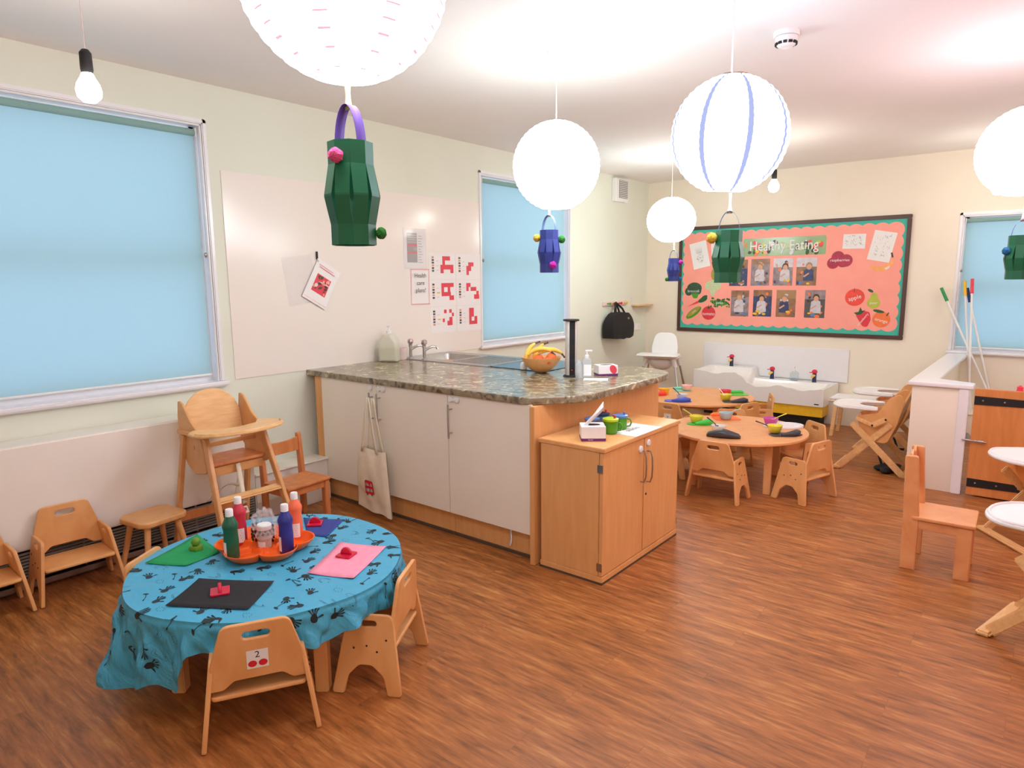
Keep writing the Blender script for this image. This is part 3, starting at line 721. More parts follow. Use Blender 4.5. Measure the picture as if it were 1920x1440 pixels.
# ---- orange tray
TX, TY = -2.505, 1.435
tr = thing('party_tray', 'orange plastic petal shaped tray holding paint bottles', 'tray', (TX, TY, TZ))
b = MB(); nr_, na = 34, 240; vs = []
a_off = math.radians(20)
for i in range(nr_+1):
    for k in range(na):
        a = 2*PI*k/na; q = (adiff(a, a_off) % (PI/3))/(PI/3); lobe = math.sin(PI*q)
        Ro = .152+.048*lobe**.6; r_ = Ro*i/nr_
        edge = r_/Ro; rim = max(0, (edge-.80)/.20)
        z = .004+.038*rim**1.5
        ridge = max(0, 1-abs(min(q, 1-q))*PI/3*max(r_, .02)/.010) if r_ > .055 else 0
        z = max(z, .004+.026*ridge*min(1, (r_-.05)/.02))
        z = max(z, .004+.028*max(0, 1-abs(r_-.056)/.009)) if r_ < .08 else z
        vs.append((r_*math.cos(a), r_*math.sin(a), z))
b.add(vs, [(i*na+k, (i+1)*na+k, (i+1)*na+(k+1) % na, i*na+(k+1) % na) for i in range(nr_) for k in range(na)], 'orange_pl')
b.build('tray_dish', tr, solid=.0025, angle=70)
TB = TZ+.0075
def paint(x, y, m, label, lab_a, lab=True):
    t = thing('paint_bottle', label, 'paint bottle', (x, y, TB), 0, 'paint bottles in the orange tray')
    MB().lathe([(0, 0), (.026, 0), (.029, .004), (.029, .075), (.0275, .10), (.0275, .118), (.031, .136), (.031, .142), (.026, .155), (.016, .175), (.014, .182), (0, .182)], m, n=28).build('bottle', t, angle=50)
    MB().lathe([(.0155, .178), (.0155, .203), (.0135, .207), (0, .207)], 'white', n=20).build('cap', t)
    if lab:
        l = MB(); n = 8; vs = []
        for i in range(n+1):
            a = lab_a-.8+1.6*i/n
            vs += [(.0295*math.cos(a), .0295*math.sin(a), .012), (.0295*math.cos(a), .0295*math.sin(a), .074)]
        l.add(vs, [(2*i, 2*i+2, 2*i+3, 2*i+1) for i in range(n)], 'paper')
        for j in range(5):
            a = lab_a-.55+.1*j
            l.add([(.0299*math.cos(q), .0299*math.sin(q), z) for q, z in ((lab_a-.5, .02+j*.011), (lab_a+.4-.1*(j % 3), .02+j*.011), (lab_a+.4-.1*(j % 3), .023+j*.011), (lab_a-.5, .023+j*.011))], [(0, 1, 2, 3)], 'ink')
        l.build('paper_label', t)
M['p_green'] = mat('p_green', (20, 96, 66), .4, var=.15); M['p_red'] = mat('p_red', (206, 50, 70), .4, var=.1); M['p_blue'] = mat('p_blue', (44, 50, 138), .4, var=.15); M['p_peach'] = mat('p_peach', (255, 120, 80), .4)
paint(-2.515, 1.292, 'p_green', 'dark green paint bottle with white cap', -2.0)
paint(-2.635, 1.395, 'p_red', 'red paint bottle with white cap, behind the green one', -.6)
paint(-2.39, 1.463, 'p_blue', 'dark blue paint bottle with white cap', -2.1)
paint(-2.495, 1.577, 'p_peach', 'peach orange paint bottle with white cap', -.75)
j = thing('plastic_jar', 'clear plastic jar with white lid in the middle of the tray', 'jar', (-2.507, 1.435, TB))
MB().lathe([(0, 0), (.025, 0), (.028, .004), (.027, .03), (.033, .045), (.036, .058), (.034, .07), (.028, .08), (.027, .086)], 'glassy', n=28).build('jar_body', j, angle=60)
MB().lathe([(.0, .082), (.029, .082), (.03, .084), (.03, .10), (.027, .104), (0, .104)], 'white', n=28).build('lid', j)
l = MB(); vs = []
for i in range(9):
    a = -1.9+1.4*i/8; vs += [(.0288*math.cos(a), .0288*math.sin(a), .01), (.0288*math.cos(a), .0288*math.sin(a), .034)]
l.add(vs, [(2*i, 2*i+2, 2*i+3, 2*i+1) for i in range(8)], 'paper'); l.build('paper_label', j)
M['salt'] = mat('salt', (206, 168, 150), .8, bump=.3, scale=300)
MB().lathe([(0, .003), (.024, .003), (.025, .03), (.03, .045), (.0, .047)], 'salt', n=20).build('powder', j)
# crumpled cellophane bag with sequin string
bg_ = MB(); bm = bmesh.new(); bmesh.ops.create_icosphere(bm, subdivisions=4, radius=.05)
for v in bm.verts:
    n_ = v.co.normalized(); k = 1+.16*math.sin(9*n_.x+3*n_.z)*math.sin(11*n_.y)+.12*math.sin(21*n_.z+8*n_.x)+rnd.uniform(-.02, .02)
    v.co = Vector((n_.x*.062*k, n_.y*.050*k, .070+n_.z*.068*k))
bg_.bm(bm, 'glassy'); o = bg_.build('plastic_bag', smooth=False); o.location = (-2.575, 1.475, TB)
tag(o, 'crumpled clear plastic bag behind the jar', 'plastic bag')
sq = MB()
M['seq_r'] = mat('seq_r', (90, 20, 40), .2, .6); M['seq_g'] = mat('seq_g', (40, 110, 70), .2, .6)
for i in range(46):
    a = i*.5; sq.ball((.046*math.cos(a), .042*math.sin(a), .012+.0014*i), .0085, 'seq_r' if i % 3 else 'seq_g', (1, .4, 1), 6)
o = sq.build('sequin_string'); o.location = (-2.565, 1.46, TB); tag(o, 'string of dark red and green sequins inside the clear bag', 'decoration')

# ================================================================== KITCHEN PENINSULA
wt = thing('worktop', 'dark mottled stone effect worktop with rounded end', 'worktop', (0, 0, .89))
out = rp([(XL, 2.73), (-2.10, 2.73), (-1.90, 2.98), (-1.90, 4.20), (XL, 4.20)], [.0, .16, .30, .34, 0], 10)
MB().mesh(plate_mesh(out, [rp([(-4.0, 3.64), (-3.56, 3.64), (-3.56, 4.08), (-4.0, 4.08)], .05)], .04, .006, 3), 'worktop').build('worktop_slab', wt)
MB().box((-3.34, 3.556, .0213), (1.46, .006, .002), 'steel_br').build('joint_strip', wt)
sk = thing('sink', 'stainless steel sink and drainer along the left wall', 'sink', (-3.56, 3.86, .910))
MB().mesh(plate_mesh(rp([(-.49, -.29), (.44, -.29), (.44, .29), (-.49, .29)], .03), [rp([(-.40, -.19), (-.02, -.19), (-.02, .19), (-.40, .19)], .05)], .005, .002), 'steel_br', Matrix.Translation((0, 0, .003))).build('sink_rim', sk)
bs = MB(); o1 = rp([(-.40, -.19), (-.02, -.19), (-.02, .19), (-.40, .19)], .05); o2 = rp([(-.37, -.16), (-.05, -.16), (-.05, .16), (-.37, .16)], .05); n = len(o1)
bs.add([(p[0], p[1], .002) for p in o1]+[(p[0], p[1], -.15) for p in o2], [(i, (i+1) % n, n+(i+1) % n, n+i) for i in range(n)]+[tuple(range(n, 2*n))], 'steel_br'); bs.build('basin', sk)
dr = MB()
for i in range(9): dr.box((.22, -.2+i*.05, .0065), (.38, .006, .004), 'steel_br', None, .0015)
dr.build('drainer', sk)
for dx, lb_ in ((0, 'chrome tap on the left of the sink, nearest the soap bottle'), (.155, 'chrome tap on the right of the sink')):
    t = thing('pillar_tap', lb_, 'tap', (-3.945+dx, 3.60+.01, .9165), 0, 'pair of chrome taps')
    MB().lathe([(.022, 0), (.022, .006), (.013, .012), (.012, .085), (.016, .095), (.016, .11), (0, .112)], 'chrome', n=20).build('tap_body', t)
    hd = MB().lathe([(.010, .108), (.021, .118), (.024, .132), (.021, .148), (.012, .154), (0, .155)], 'chrome', n=8); hd.build('tap_head', t, smooth=False)
    MB().tube([(0, 0, .066), (.02, .03, .088), (.036, .058, .098), (.052, .082, .094), (.056, .088, .078)], [.011, .011, .010, .009, .010], 'chrome', 12).build('spout', t)
hb = thing('hob', 'flush black glass hob behind the fruit bowl', 'hob', (-2.87, 3.86, .9108))
MB().mesh(plate_mesh(rp([(-.23, -.27), (.25, -.27), (.25, .27), (-.23, .27)], .01), (), .004, .001), 'gloss_black', Matrix.Translation((0, 0, .002))).build('glass_plate', hb)
e_ = MB().box((-.235, 0, .003), (.01, .55, .006), 'steel_br'); e_.build('edge_trim', hb)
# carcass
kc = thing('kitchen_base_unit', 'white fronted double door kitchen unit with wooden plinth', 'kitchen unit')
MB().box((-3.325, 3.46, .51), (1.25, 1.36, .715), 'cab', None, .001).build('carcass', kc)
MB().box((-3.962, 2.758, .58), (.078, .02, .575), 'cab', None, .001).build('filler_strip', kc)
pl = MB().box((-3.325, 2.80, .078), (1.25, .02, .15), 'cab'); pl.box((-3.325, 2.786, .009), (1.25, .01, .018), 'floor_trim'); pl.build('plinth', kc)
kd = thing('kitchen_base_unit', 'white fronted single door kitchen unit beside the wooden cabinet', 'kitchen unit')
MB().box((-2.39, 3.46, .51), (.615, 1.36, .715), 'cab', None, .001).build('carcass', kd)
pl = MB().box((-2.39, 2.80, .078), (.615, .02, .15), 'cab'); pl.box((-2.39, 2.786, .009), (.615, .01, .018), 'floor_trim'); pl.build('plinth', kd)
def kdoor(par, x0, x1, hx, latchx):
    d = MB().box(((x0+x1)/2, 2.756, .512), (x1-x0-.004, .019, .722), 'door_white', None, .002).build('door', par)
    h_ = MB().tube([(hx, 2.715, .615), (hx, 2.715, .815)], .006, 'steel_br', 12)
    for z in (.645, .785): h_.tube([(hx, 2.715, z), (hx, 2.748, z)], .005, 'steel_br', 8)
    h_.build('handle', d)
    l_ = MB()
    for lx in latchx: l_.lathe([(.0, .012), (.014, .012), (.018, .008), (.018, 0), (0, 0)], 'white', (lx, 2.746, .842), 16, Matrix.Rotation(PI/2, 4, 'X'))
    if len(latchx) > 1: l_.bar((latchx[0], 2.735, .842), (latchx[1], 2.735, .842), .006, .014, 'white')
    l_.build('safety_latch', d)
kdoor(kc, -3.925, -3.335, -3.375, (-3.39,)); kdoor(kc, -3.335, -2.70, -3.300, (-3.31, -3.265)); kdoor(kd, -2.70, -2.085, -2.668, (-2.672, -2.62))
tg = MB().add([(-2.26+.010*s_+.02*math.sin(q*3)*q, 2.778-.004*s_-.02*q, .15-.10*q) for q in (0, .2, .4, .6, .8, 1) for s_ in (-1, 1)], [(2*i, 2*i+1, 2*i+3, 2*i+2) for i in range(5)], 'white')
o = tg.build('ribbon', solid=.001); tag(o, 'short white ribbon dangling below the kitchen unit door', 'ribbon')
ep = MB().box((-2.066, 3.43, .4345), (.03, 1.42, .868), 'cab', None, .002); o = ep.build('end_panel'); tag(o, 'plain wooden end panel of the kitchen peninsula', 'panel')
# tote bag
tb = thing('tote_bag', 'cream canvas tote bag with a red bus print hung on the door handles', 'bag', (-3.345, 2.683, 0), 0)
b = MB(); nx, nz = 18, 22; ptsf = []
def tote(s_, q, side):
    top = .46; bot = .055-.045*s_+.02*math.sin(s_*3)+.012*math.cos(s_*7)
    xl = -.098-.042*(1-q)**.8+.004*math.sin(q*9); xr = .155+.035*(1-q); x = xl+(xr-xl)*s_
    z = bot+(top-bot)*q+.006*math.sin(s_*6)*q
    dpt = .016+.022*math.sin(PI*min(1, (1-q)*1.1)**.8)*math.sin(PI*s_)**.5 if 0 < s_ < 1 else .002
    dpt += .004*math.sin(s_*14+q*9)*math.sin(PI*s_)
    return (x, -dpt if side < 0 else .012*math.sin(PI*s_)+.006, z)
for side in (-1, 1):
    vs = [tote(i/nx, k/nz, side) for k in range(nz+1) for i in range(nx+1)]
    fs = [(k*(nx+1)+i, k*(nx+1)+i+1, (k+1)*(nx+1)+i+1, (k+1)*(nx+1)+i) for k in range(nz) for i in range(nx)]
    b.add(vs, fs if side < 0 else [f[::-1] for f in fs], 'tote')
# print: bus and scribble
def tp(x, z):  # point on the front face
    q = (z-.02)/.44; s_ = (x+.11)/.28; p = tote(max(.02, min(.98, s_)), max(0, min(1, q)), -1); return (x, p[1]-tlay[0], z)
tlay = [.0025]
def tpoly(pl, m, lay=0):
    tlay[0] = .0025+lay; b.add([tp(*p) for p in pl], [tuple(range(len(pl)))], m)
bx0, bz0 = -.02, .165
tpoly(rp(rect(bx0, bx0+.08, bz0, bz0+.092), .012, 3), 'red')
for zz in (.018, .055):
    for k in range(4): tpoly(rect(bx0+.008+k*.016, bx0+.021+k*.016, bz0+zz, bz0+zz+.02), 'photo_wh' if k % 2 else 'grey', .002)
for k in (.018, .056): tpoly(ell(bx0+k, bz0-.002, .008, .008, 10), 'ink')
for k in range(6): tpoly(rect(-.085+k*.011, -.083+k*.011, .185-.006*k, .215-.006*k-.006*(k % 2)), 'plan_red')
b.build('bag_body', tb, angle=70)
for (xa, xb, hx, hz, yy) in ((-.045, .10, .035, .80, -.030), (-.01, .135, .050, .79, -.005)):
    s = MB(); 
    for x0, x1 in ((xa, hx-.008), (xb, hx+.008)):
        vs = []
        for i in range(9):
            q = i/8; x = x0+(x1-x0)*q**.9; z = .44+(hz-.44)*q; vs += [(x-.011*(1-.5*q), yy-.004*math.sin(q*3), z), (x+.011*(1-.5*q), yy-.004*math.sin(q*3), z)]
        s.add(vs, [(2*i, 2*i+1, 2*i+3, 2*i+2) for i in range(8)], 'tote')
    s.build('strap', tb, solid=.003)

# wooden cabinet
cb_ = thing('storage_cabinet', 'light wood two door cabinet against the peninsula end panel', 'cabinet', (-1.835, 3.165, 0))
MB().box((0, 0, .694), (.40, .86, .022), 'cab', None, .003).build('cabinet_top', cb_)
c_ = MB().box((-.01, 0, .3615), (.356, .846, .643), 'cab', None, .002)
c_.build('carcass', cb_)
b_ = MB().box((0, 0, .02), (.385, .856, .04), 'cab', None, .004); b_.box((0, -.0, .006), (.387, .858, .012), 'floor_trim'); b_.build('base', cb_)
for s, y0, y1 in ((-1, -.426, -.002), (1, .002, .426)):
    d = MB().box((.1805, (y0+y1)/2, .3615), (.019, y1-y0-.003, .635), 'cab', None, .002).build('door', cb_)
    y = s*.035
    hz0, hz1 = (.43, .60) if s > 0 else (.445, .615)
    MB().tube([(.19, y, hz0), (.212, y, hz0), (.222, y, hz0+.03), (.224, y, (hz0+hz1)/2), (.222, y, hz1-.03), (.212, y, hz1), (.19, y, hz1)], .0045, 'steel', 8).build('handle', d)
    MB().lathe([(0, .010), (.014, .010), (.019, .006), (.019, 0), (0, 0)], 'white', (.19, y+.008*s, .645 if s > 0 else .625), 16, Matrix.Rotation(PI/2, 4, 'Y')).build('safety_latch', d)
    for z in (.09, .60): MB().box((.176, s*.4265, z), (.03, .008, .04), 'steel', None, .001).build('hinge', d)
    if s > 0: MB().lathe([(0, .002), (.007, .002), (.007, 0)], 'dark', (.19, .03, .36), 12, Matrix.Rotation(PI/2, 4, 'Y')).build('lock', d)
CT = .705
def tissue(x, y, z, rz, L, W_, H_, lab, name='tissue_box', pull=True, mt='paper'):
    t = thing(name, lab, 'tissue box', (x, y, z), rz)
    b = MB().box((0, 0, H_/2), (L, W_, H_), mt, None, .002)
    b.box((0, 0, H_*.11), (L+.001, W_+.001, H_*.22), 'purple_dk', None, .002)
    if pull: b.mesh(text_mesh('tissues', H_*.13), 'paper', FR((-L*.12, -W_/2-.0008, H_*.11), (1, 0, 0), (0, 0, 1)))
    else:
        e = ell(L*.25, H_*.62, .022, .03, 16, .5); b.add([(p[0], -W_/2-.0008, p[1]) for p in e], [tuple(range(16))], 'plan_red')
    b.build('carton', t)
    h_ = MB(); e = ell(0, 0, L*.32, W_*.2, 20); h_.add([(p[0], p[1], H_+.0007) for p in e], [tuple(range(20))], 'dark'); h_.build('opening', t)
    if pull:
        q = MB(); vs = []; n, m_ = 8, 6
        for i in range(n+1):
            for k in range(m_+1):
                s_, u_ = i/n, k/m_-.5
                wd = .055+.03*math.sin(PI*min(s_*1.1, 1))-(.05 if s_ > .95 else 0)
                vs.append((-.03+.085*s_+u_*wd*.55, u_*wd*.9+.012*math.sin(u_*9), H_-.004+.115*s_-.03*abs(u_)*s_*2+.01*math.cos(u_*14)))
        q.add(vs, [(i*(m_+1)+k, i*(m_+1)+k+1, (i+1)*(m_+1)+k+1, (i+1)*(m_+1)+k) for i in range(n) for k in range(m_)], 'paper'); q.build('tissue', t, solid=.001, angle=60)
    return t
tissue(-1.80, 2.89, CT, math.radians(38), .125, .115, .075, 'white tissue box with purple band and a tissue sticking out')
def cup(x, y, rz, body, lid, knob, label, sc_=1.0):
    t = thing('sippy_cup', label, 'cup', (x, y, CT+.0005), rz, 'lidded toddler cups on the wooden cabinet')
    MB().lathe([(0, 0), (.033*sc_, 0), (.037*sc_, .004), (.039*sc_, .07*sc_), (.0, .07*sc_)], body, n=28).build('cup_body', t)
    MB().lathe([(.041*sc_, .068*sc_), (.043*sc_, .072*sc_), (.043*sc_, .080*sc_), (.03*sc_, .084*sc_), (.02*sc_, .083*sc_), (0, .083*sc_)], lid, n=28).build('lid', t)
    MB().lathe([(.007, .082*sc_), (.006, .098*sc_), (0, .100*sc_)], knob, (.022, 0, 0), 12).build('spout', t)
    for s in (-1, 1): MB().tube([(s*.037*sc_, 0, .06*sc_), (s*.055*sc_, 0, .056*sc_), (s*.062*sc_, 0, .038*sc_), (s*.055*sc_, 0, .02*sc_), (s*.036*sc_, 0, .015*sc_)], .0045, body, 8).build('handle', t)
M['c_green'] = mat('c_green', (80, 150, 24), .3); M['c_lime'] = mat('c_lime', (190, 220, 40), .3); M['c_blue'] = mat('c_blue', (90, 130, 190), .3); M['c_red'] = mat('c_red', (200, 50, 56), .3); M['c_dkblue'] = mat('c_dkblue', (40, 66, 100), .3)
cup(-1.79, 3.055, .35, 'c_green', 'c_lime', 'c_red', 'green lidded cup with lime lid, in front', 1.0)
cup(-1.80, 3.175, .5, 'c_green', 'c_blue', 'c_blue', 'green lidded cup with pale blue lid', .98)
cup(-1.885, 3.02, 1.2, 'c_red', 'c_blue', 'c_red', 'red lidded cup behind the tissue box', .95)
cup(-1.905, 3.16, 1.0, 'c_blue', 'c_dkblue', 'c_red', 'cup with dark blue lid at the back, touching the panel side', .98)
pp = MB().mesh(plate_mesh(rect(-.148, .148, -.10, .10), (), .0008, 0), 'paper'); pp.mesh(text_mesh('snacks', .05), 'ink', Matrix.Translation((0, .005, .0008)))
for a in (-.085, .085): pp.add([(-.135, a-.0006, .0007), (.135, a-.0006, .0007), (.135, a+.0006, .0007), (-.135, a+.0006, .0007)], [(0, 1, 2, 3)], 'grey')
o = pp.build('paper_sign', smooth=False); o.location = (-1.735, 3.205, CT+.001); o.rotation_euler = (0, 0, PI/2); tag(o, 'laminated paper sign lying flat beside the toddler cups', 'sign')
# ---- things on the worktop
WZ = .9103
t = thing('fruit_bowl', 'wooden bowl full of bananas and tangerines', 'bowl', (-2.63, 3.57, WZ+.004))
MB().lathe([(0, 0), (.04, 0), (.06, .008), (.105, .045), (.128, .085), (.133, .1), (.128, .1), (.12, .085), (.095, .05), (.05, .016), (0, .012)], 'cab', n=40).build('bowl_shell', t, angle=60)
M['banana'] = mat('banana', (244, 208, 90), .45, var=.06, scale=20); M['tang'] = mat('tang', (240, 104, 44), .5, bump=.15, scale=120); M['stem'] = mat('stem', (96, 76, 56), .7)
BX, BY, BZ = -2.63, 3.57, WZ+.004
def fruit(dx, dy, dz, r, lb_):
    b = MB().ball((0, 0, 0), r, 'tang', (1, 1, .88), 18); b.ball((.002, -.002, r*.87), .004, 'stem', (1, 1, .5), 6)
    o = b.build('tangerine'); o.location = (BX+dx, BY+dy, BZ+dz); tag(o, lb_, 'fruit', 'tangerines in the fruit bowl')
fruit(.03, -.075, .092, .033, 'tangerine at the front rim of the fruit bowl'); fruit(.075, .01, .095, .034, 'tangerine at the right of the fruit bowl')
fruit(-.02, .0, .085, .034, 'tangerine in the middle, under the bananas'); fruit(.035, .07, .095, .033, 'tangerine at the back of the fruit bowl'); fruit(.085, -.045, .082, .03, 'small tangerine at the front right of the fruit bowl')
def banana(p, a, roll_, lb_, L=.17):
    t = thing('banana', lb_, 'fruit', p, a, 'bananas in the fruit bowl'); t.rotation_euler = (roll_[0], roll_[1], a)
    pts = []; rs = []
    for i in range(13):
        q = i/12; an = -.75+1.5*q; pts.append((.11*math.sin(an), 0, .11*math.cos(an)-.11)); rs.append(.017*math.sin(PI*(.10+.84*q))**.5)
    MB().tube(pts, rs, 'banana', 9).build('banana_body', t, angle=50)
    e = Vector(pts[-1]); MB().tube([e, e+Vector((.014, 0, -.018)), e+Vector((.022, 0, -.03))], [.007, .0055, .0065], 'stem', 8).build('stalk', t)
banana((BX+.0, BY-.02, BZ+.155), .55, (.2, -.15), 'banana lying across the middle of the bowl'); banana((BX+.055, BY+.03, BZ+.15), .7, (.3, .0), 'banana on the right of the bowl, beside the socket tower')
banana((BX-.085, BY-.035, BZ+.125), .9, (0, -1.25), 'leftmost banana with its stalk pointing up'); banana((BX-.06, BY+.025, BZ+.12), 1.1, (.1, -1.15), 'second banana from the left, stalk up')
t = thing('pop_up_socket_tower', 'silver and black pop up socket tower on the worktop', 'socket tower', (-2.36, 3.525, WZ), math.radians(44))
MB().lathe([(0, 0), (.05, 0), (.05, .006), (.04, .012), (0, .012)], 'dark', n=32).build('base_ring', t)
MB().mesh(plate_mesh(rp(rect(-.036, .036, -.031, .031), .022, 6), (), .345, .001), 'silver', Matrix.Translation((0, 0, .183))).build('tower_body', t)
f_ = MB().box((.002, -.029, .183), (.036, .008, .342), 'black', None, .002)
for k in range(3):
    f_.box((0, -.034, .08+k*.095), (.03, .003, .06), 'dark', None, .001)
f_.box((0, -.035, .045), (.01, .003, .006), 'red'); f_.build('socket_strip', t)
MB().lathe([(0, .354), (.05, .354), (.052, .358), (.05, .364), (0, .366)], 'dark', n=32).build('top_cap', t)
t = thing('hand_sanitiser', 'clear pump bottle of hand gel beside the socket tower', 'bottle', (-2.25, 3.54, WZ), math.radians(38))
MB().mesh(plate_mesh(rp([(-.03, 0), (.03, 0), (.03, .10), (.02, .125), (-.02, .125), (-.03, .10)], .01), (), .04, .01, 3), 'gel', FR((0, 0, 0), (1, 0, 0), (0, 0, 1))).build('bottle', t)
MB().box((.002, -.0215, .05), (.046, .001, .07), 'paper').build('paper_label', t)
pm = MB().lathe([(.014, .125), (.014, .142), (.005, .145), (.005, .165), (0, .165)], 'white', n=14); pm.box((.012, 0, .17), (.045, .014, .010), 'white', None, .003); pm.build('pump', t)
t = thing('gel_bottle', 'small clear bottle left of the hand gel', 'bottle', (-2.285, 3.50, WZ))
MB().lathe([(0, 0), (.02, 0), (.022, .004), (.022, .085), (.014, .1), (.012, .112), (0, .112)], 'gel', n=20).build('bottle', t)
tissue(-2.22, 3.72, WZ, math.radians(50), .13, .10, .065, 'pale tissue box behind the hand gel', pull=False)
o = MB().mesh(plate_mesh(rect(-.075, .075, -.05, .05), (), .001, 0), 'paper').build('paper_note'); o.location = (-2.16, 3.50, WZ+.001); o.rotation_euler = (0, 0, .5); tag(o, 'white paper note on the worktop near its rounded edge', 'note')
t = thing('soap_refill_jug', 'large jug of pale yellow liquid soap against the wall', 'bottle', (-3.955, 3.40, WZ), math.radians(30))
MB().mesh(plate_mesh(rp([(-.075, 0), (.075, 0), (.075, .15), (.03, .215), (-.03, .215), (-.075, .15)], [.015, .015, .04, .02, .02, .04]), (), .11, .02, 3), 'jug', FR((0, 0, 0), (1, 0, 0), (0, 0, 1))).build('jug_body', t)
MB().mesh(plate_mesh(rp([(-.070, .004), (.070, .004), (.070, .115), (-.070, .115)], [.015, .015, .003, .003]), (), .10, .015, 3), 'liq', FR((0, 0, 0), (1, 0, 0), (0, 0, 1))).build('liquid_soap', t)
pm = MB().lathe([(.02, .213), (.02, .235), (.006, .237), (.006, .262), (0, .262)], 'white', n=14); pm.box((.0, 0, .268), (.03, .018, .016), 'white', None, .004); pm.build('pump', t)
t = MB().lathe([(0, 0), (.036, 0), (.045, .09), (.043, .09), (.034, .004), (0, .004)], 'ribbon', n=24).build('plastic_beaker'); t.location = (-3.985, 3.555, WZ); tag(t, 'cream plastic beaker between the soap jug and the taps', 'beaker')
t = MB().lathe([(0, 0), (.022, 0), (.025, .02), (.02, .045), (0, .05)], 'white', n=18).build('salt_pot'); t.location = (-2.80, 3.60, WZ+.005); tag(t, 'small white pot behind the fruit bowl', 'pot')

# ================================================================== LEFT WALL PAPERS AND FITTINGS
class Art:
    """flat print: origin, in-plane axes; layers a fraction of a millimetre apart"""
    def __init__(s, o, ex, ey): s.fr = FR(o, ex, ey); s.b = MB(); s.k = 0
    def p(s, poly, m):
        s.k += 1; s.b.add([s.fr @ Vector((q[0], q[1], .0006+s.k*.00012)) for q in poly], [tuple(range(len(poly)))], m); return s
    def r(s, a, b_, c, d, m): return s.p(rect(a, b_, c, d), m)
    def t(s, txt, x, y, size, m, rot=0, sx=1):
        s.k += 1; mx = Matrix.Translation((x, y, .0006+s.k*.00012)) @ Matrix.Rotation(rot, 4, 'Z') @ Matrix.Diagonal((sx, 1, 1, 1))
        s.b.mesh(text_mesh(txt, size), m, s.fr @ mx); return s
    def base(s, outline, m, t=.0006):
        s.b.mesh(plate_mesh(outline, (), t, 0), m, s.fr); return s
    def build(s, name, label, cat, group=None):
        o = s.b.build(name, smooth=False); return tag(o, label, cat, group)
XW = XL+.0058
def LA(y, z, rot=0, d=0.0): return Art((XW+d, y, z), (0, math.cos(rot), math.sin(rot)), (0, -math.sin(rot), math.cos(rot)))
for dd, (y, z, rot, prt) in enumerate(((2.72, 1.535, .12, False), (2.885, 1.505, -.52, True))):
    a = LA(y, z, rot, .003+.008*dd)
    if prt:
        a.base(rect(-.105, .105, -.15, .15), 'paper'); a.r(-.062, .062, -.075, .055, 'plan_red')
        for k in range(26):
            x, q = rnd.uniform(-.055, .05), rnd.uniform(-.068, .045); a.p(ell(x, q, rnd.uniform(.006, .02), rnd.uniform(.005, .014), 8, rnd.random()), rnd.choice(('frame_br', 'dark', 'skin_a', 'ribbon', 'salmon', 'floor_trim')))
        a.r(-.07, .07, .10, .104, 'plan_red'); a.r(-.08, .05, .115, .118, 'plan_red'); a.r(-.1, .1, -.135, -.133, 'salmon')
    a.base(rect(-.118, .118, -.165, .165), 'sleeve', .0016) if not prt else None
    a.build('plastic_wallet', 'plastic wallet holding a page with a photo, tilted' if prt else 'empty clear plastic wallet half behind the printed page', 'document wallet')
hk = MB().box((XW+.006, 2.862, 1.705), (.006, .016, .055), 'dark', None, .002); hk.tube([(XW+.008, 2.862, 1.682), (XW+.02, 2.865, 1.672), (XW+.018, 2.868, 1.66)], .003, 'white', 6)
tag(hk.build('wall_hook'), 'small black hook above the plastic wallets', 'hook')
a = LA(3.80, 1.78); a.base(rect(-.118, .118, -.15, .15), 'paper'); a.r(-.085, .025, -.11, .125, 'grey')
for z in (.02, -.04): a.r(-.08, .025, z, z+.016, 'plan_red')
for k in range(4): a.r(-.08, .02, .05+k*.018, .053+k*.018, 'paper')
for k in range(11): a.r(.037, .085-.01*(k % 3), -.11+k*.021, -.106+k*.021, 'grey')
a.b.mesh(plate_mesh(rect(-.125, .125, -.16, .16), (), .001, 0), 'sleeve', a.fr @ Matrix.Translation((0, 0, .004)))
a.build('notice', 'grey and red printed notice in a shiny plastic sleeve', 'notice')
a = LA(3.845, 1.475); a.base(rect(-.103, .103, -.145, .145), 'paper')
for k in range(24):
    z = -.14+k*.0118
    for x in (-.1, .096): a.r(x, x+.005, z, z+.008, 'plan_red')
for k in range(17):
    x = -.1+k*.0118
    for z in (-.143, .138): a.r(x, x+.008, z, z+.005, 'plan_red')
a.t('Health', 0, .09, .05, 'ink'); a.t('care', 0, .03, .05, 'ink'); a.t('plans!', 0, -.03, .05, 'ink')
a.build('health_care_plans_notice', 'notice with dotted red border reading Health care plans!', 'notice')
plans = [((0, 0), [(.52, .62, .72, .86), (.62, .78, .55, .86), (.44, .62, .5, .42)]), ]
shapes = {
 (0, 0): [(.50, .80, .72, .88), (.50, .60, .55, .74), (.42, .92, .38, .56), (.42, .54, .24, .4), (.80, .92, .24, .4)],
 (1, 0): [(.50, .72, .52, .68), (.42, .62, .34, .54), (.42, .52, .18, .36)],
 (0, 1): [(.44, .92, .72, .88), (.44, .54, .52, .74), (.68, .78, .52, .74), (.44, .80, .38, .54), (.74, .92, .22, .40)],
 (1, 1): [(.40, .58, .72, .88), (.40, .50, .56, .74), (.58, .82, .56, .72), (.82, .92, .40, .56), (.72, .94, .24, .42)],
 (0, 2): [(.52, .62, .74, .88), (.72, .82, .74, .88), (.82, .90, .60, .74), (.46, .54, .40, .54), (.72, .84, .42, .58), (.64, .84, .26, .44)],
 (1, 2): [(.50, .70, .54, .90), (.50, .60, .24, .6), (.50, .84, .24, .38), (.72, .84, .24, .56)]}
nm = {(0, 0): 'top left', (1, 0): 'top right', (0, 1): 'middle left', (1, 1): 'middle right', (0, 2): 'bottom left', (1, 2): 'bottom right'}
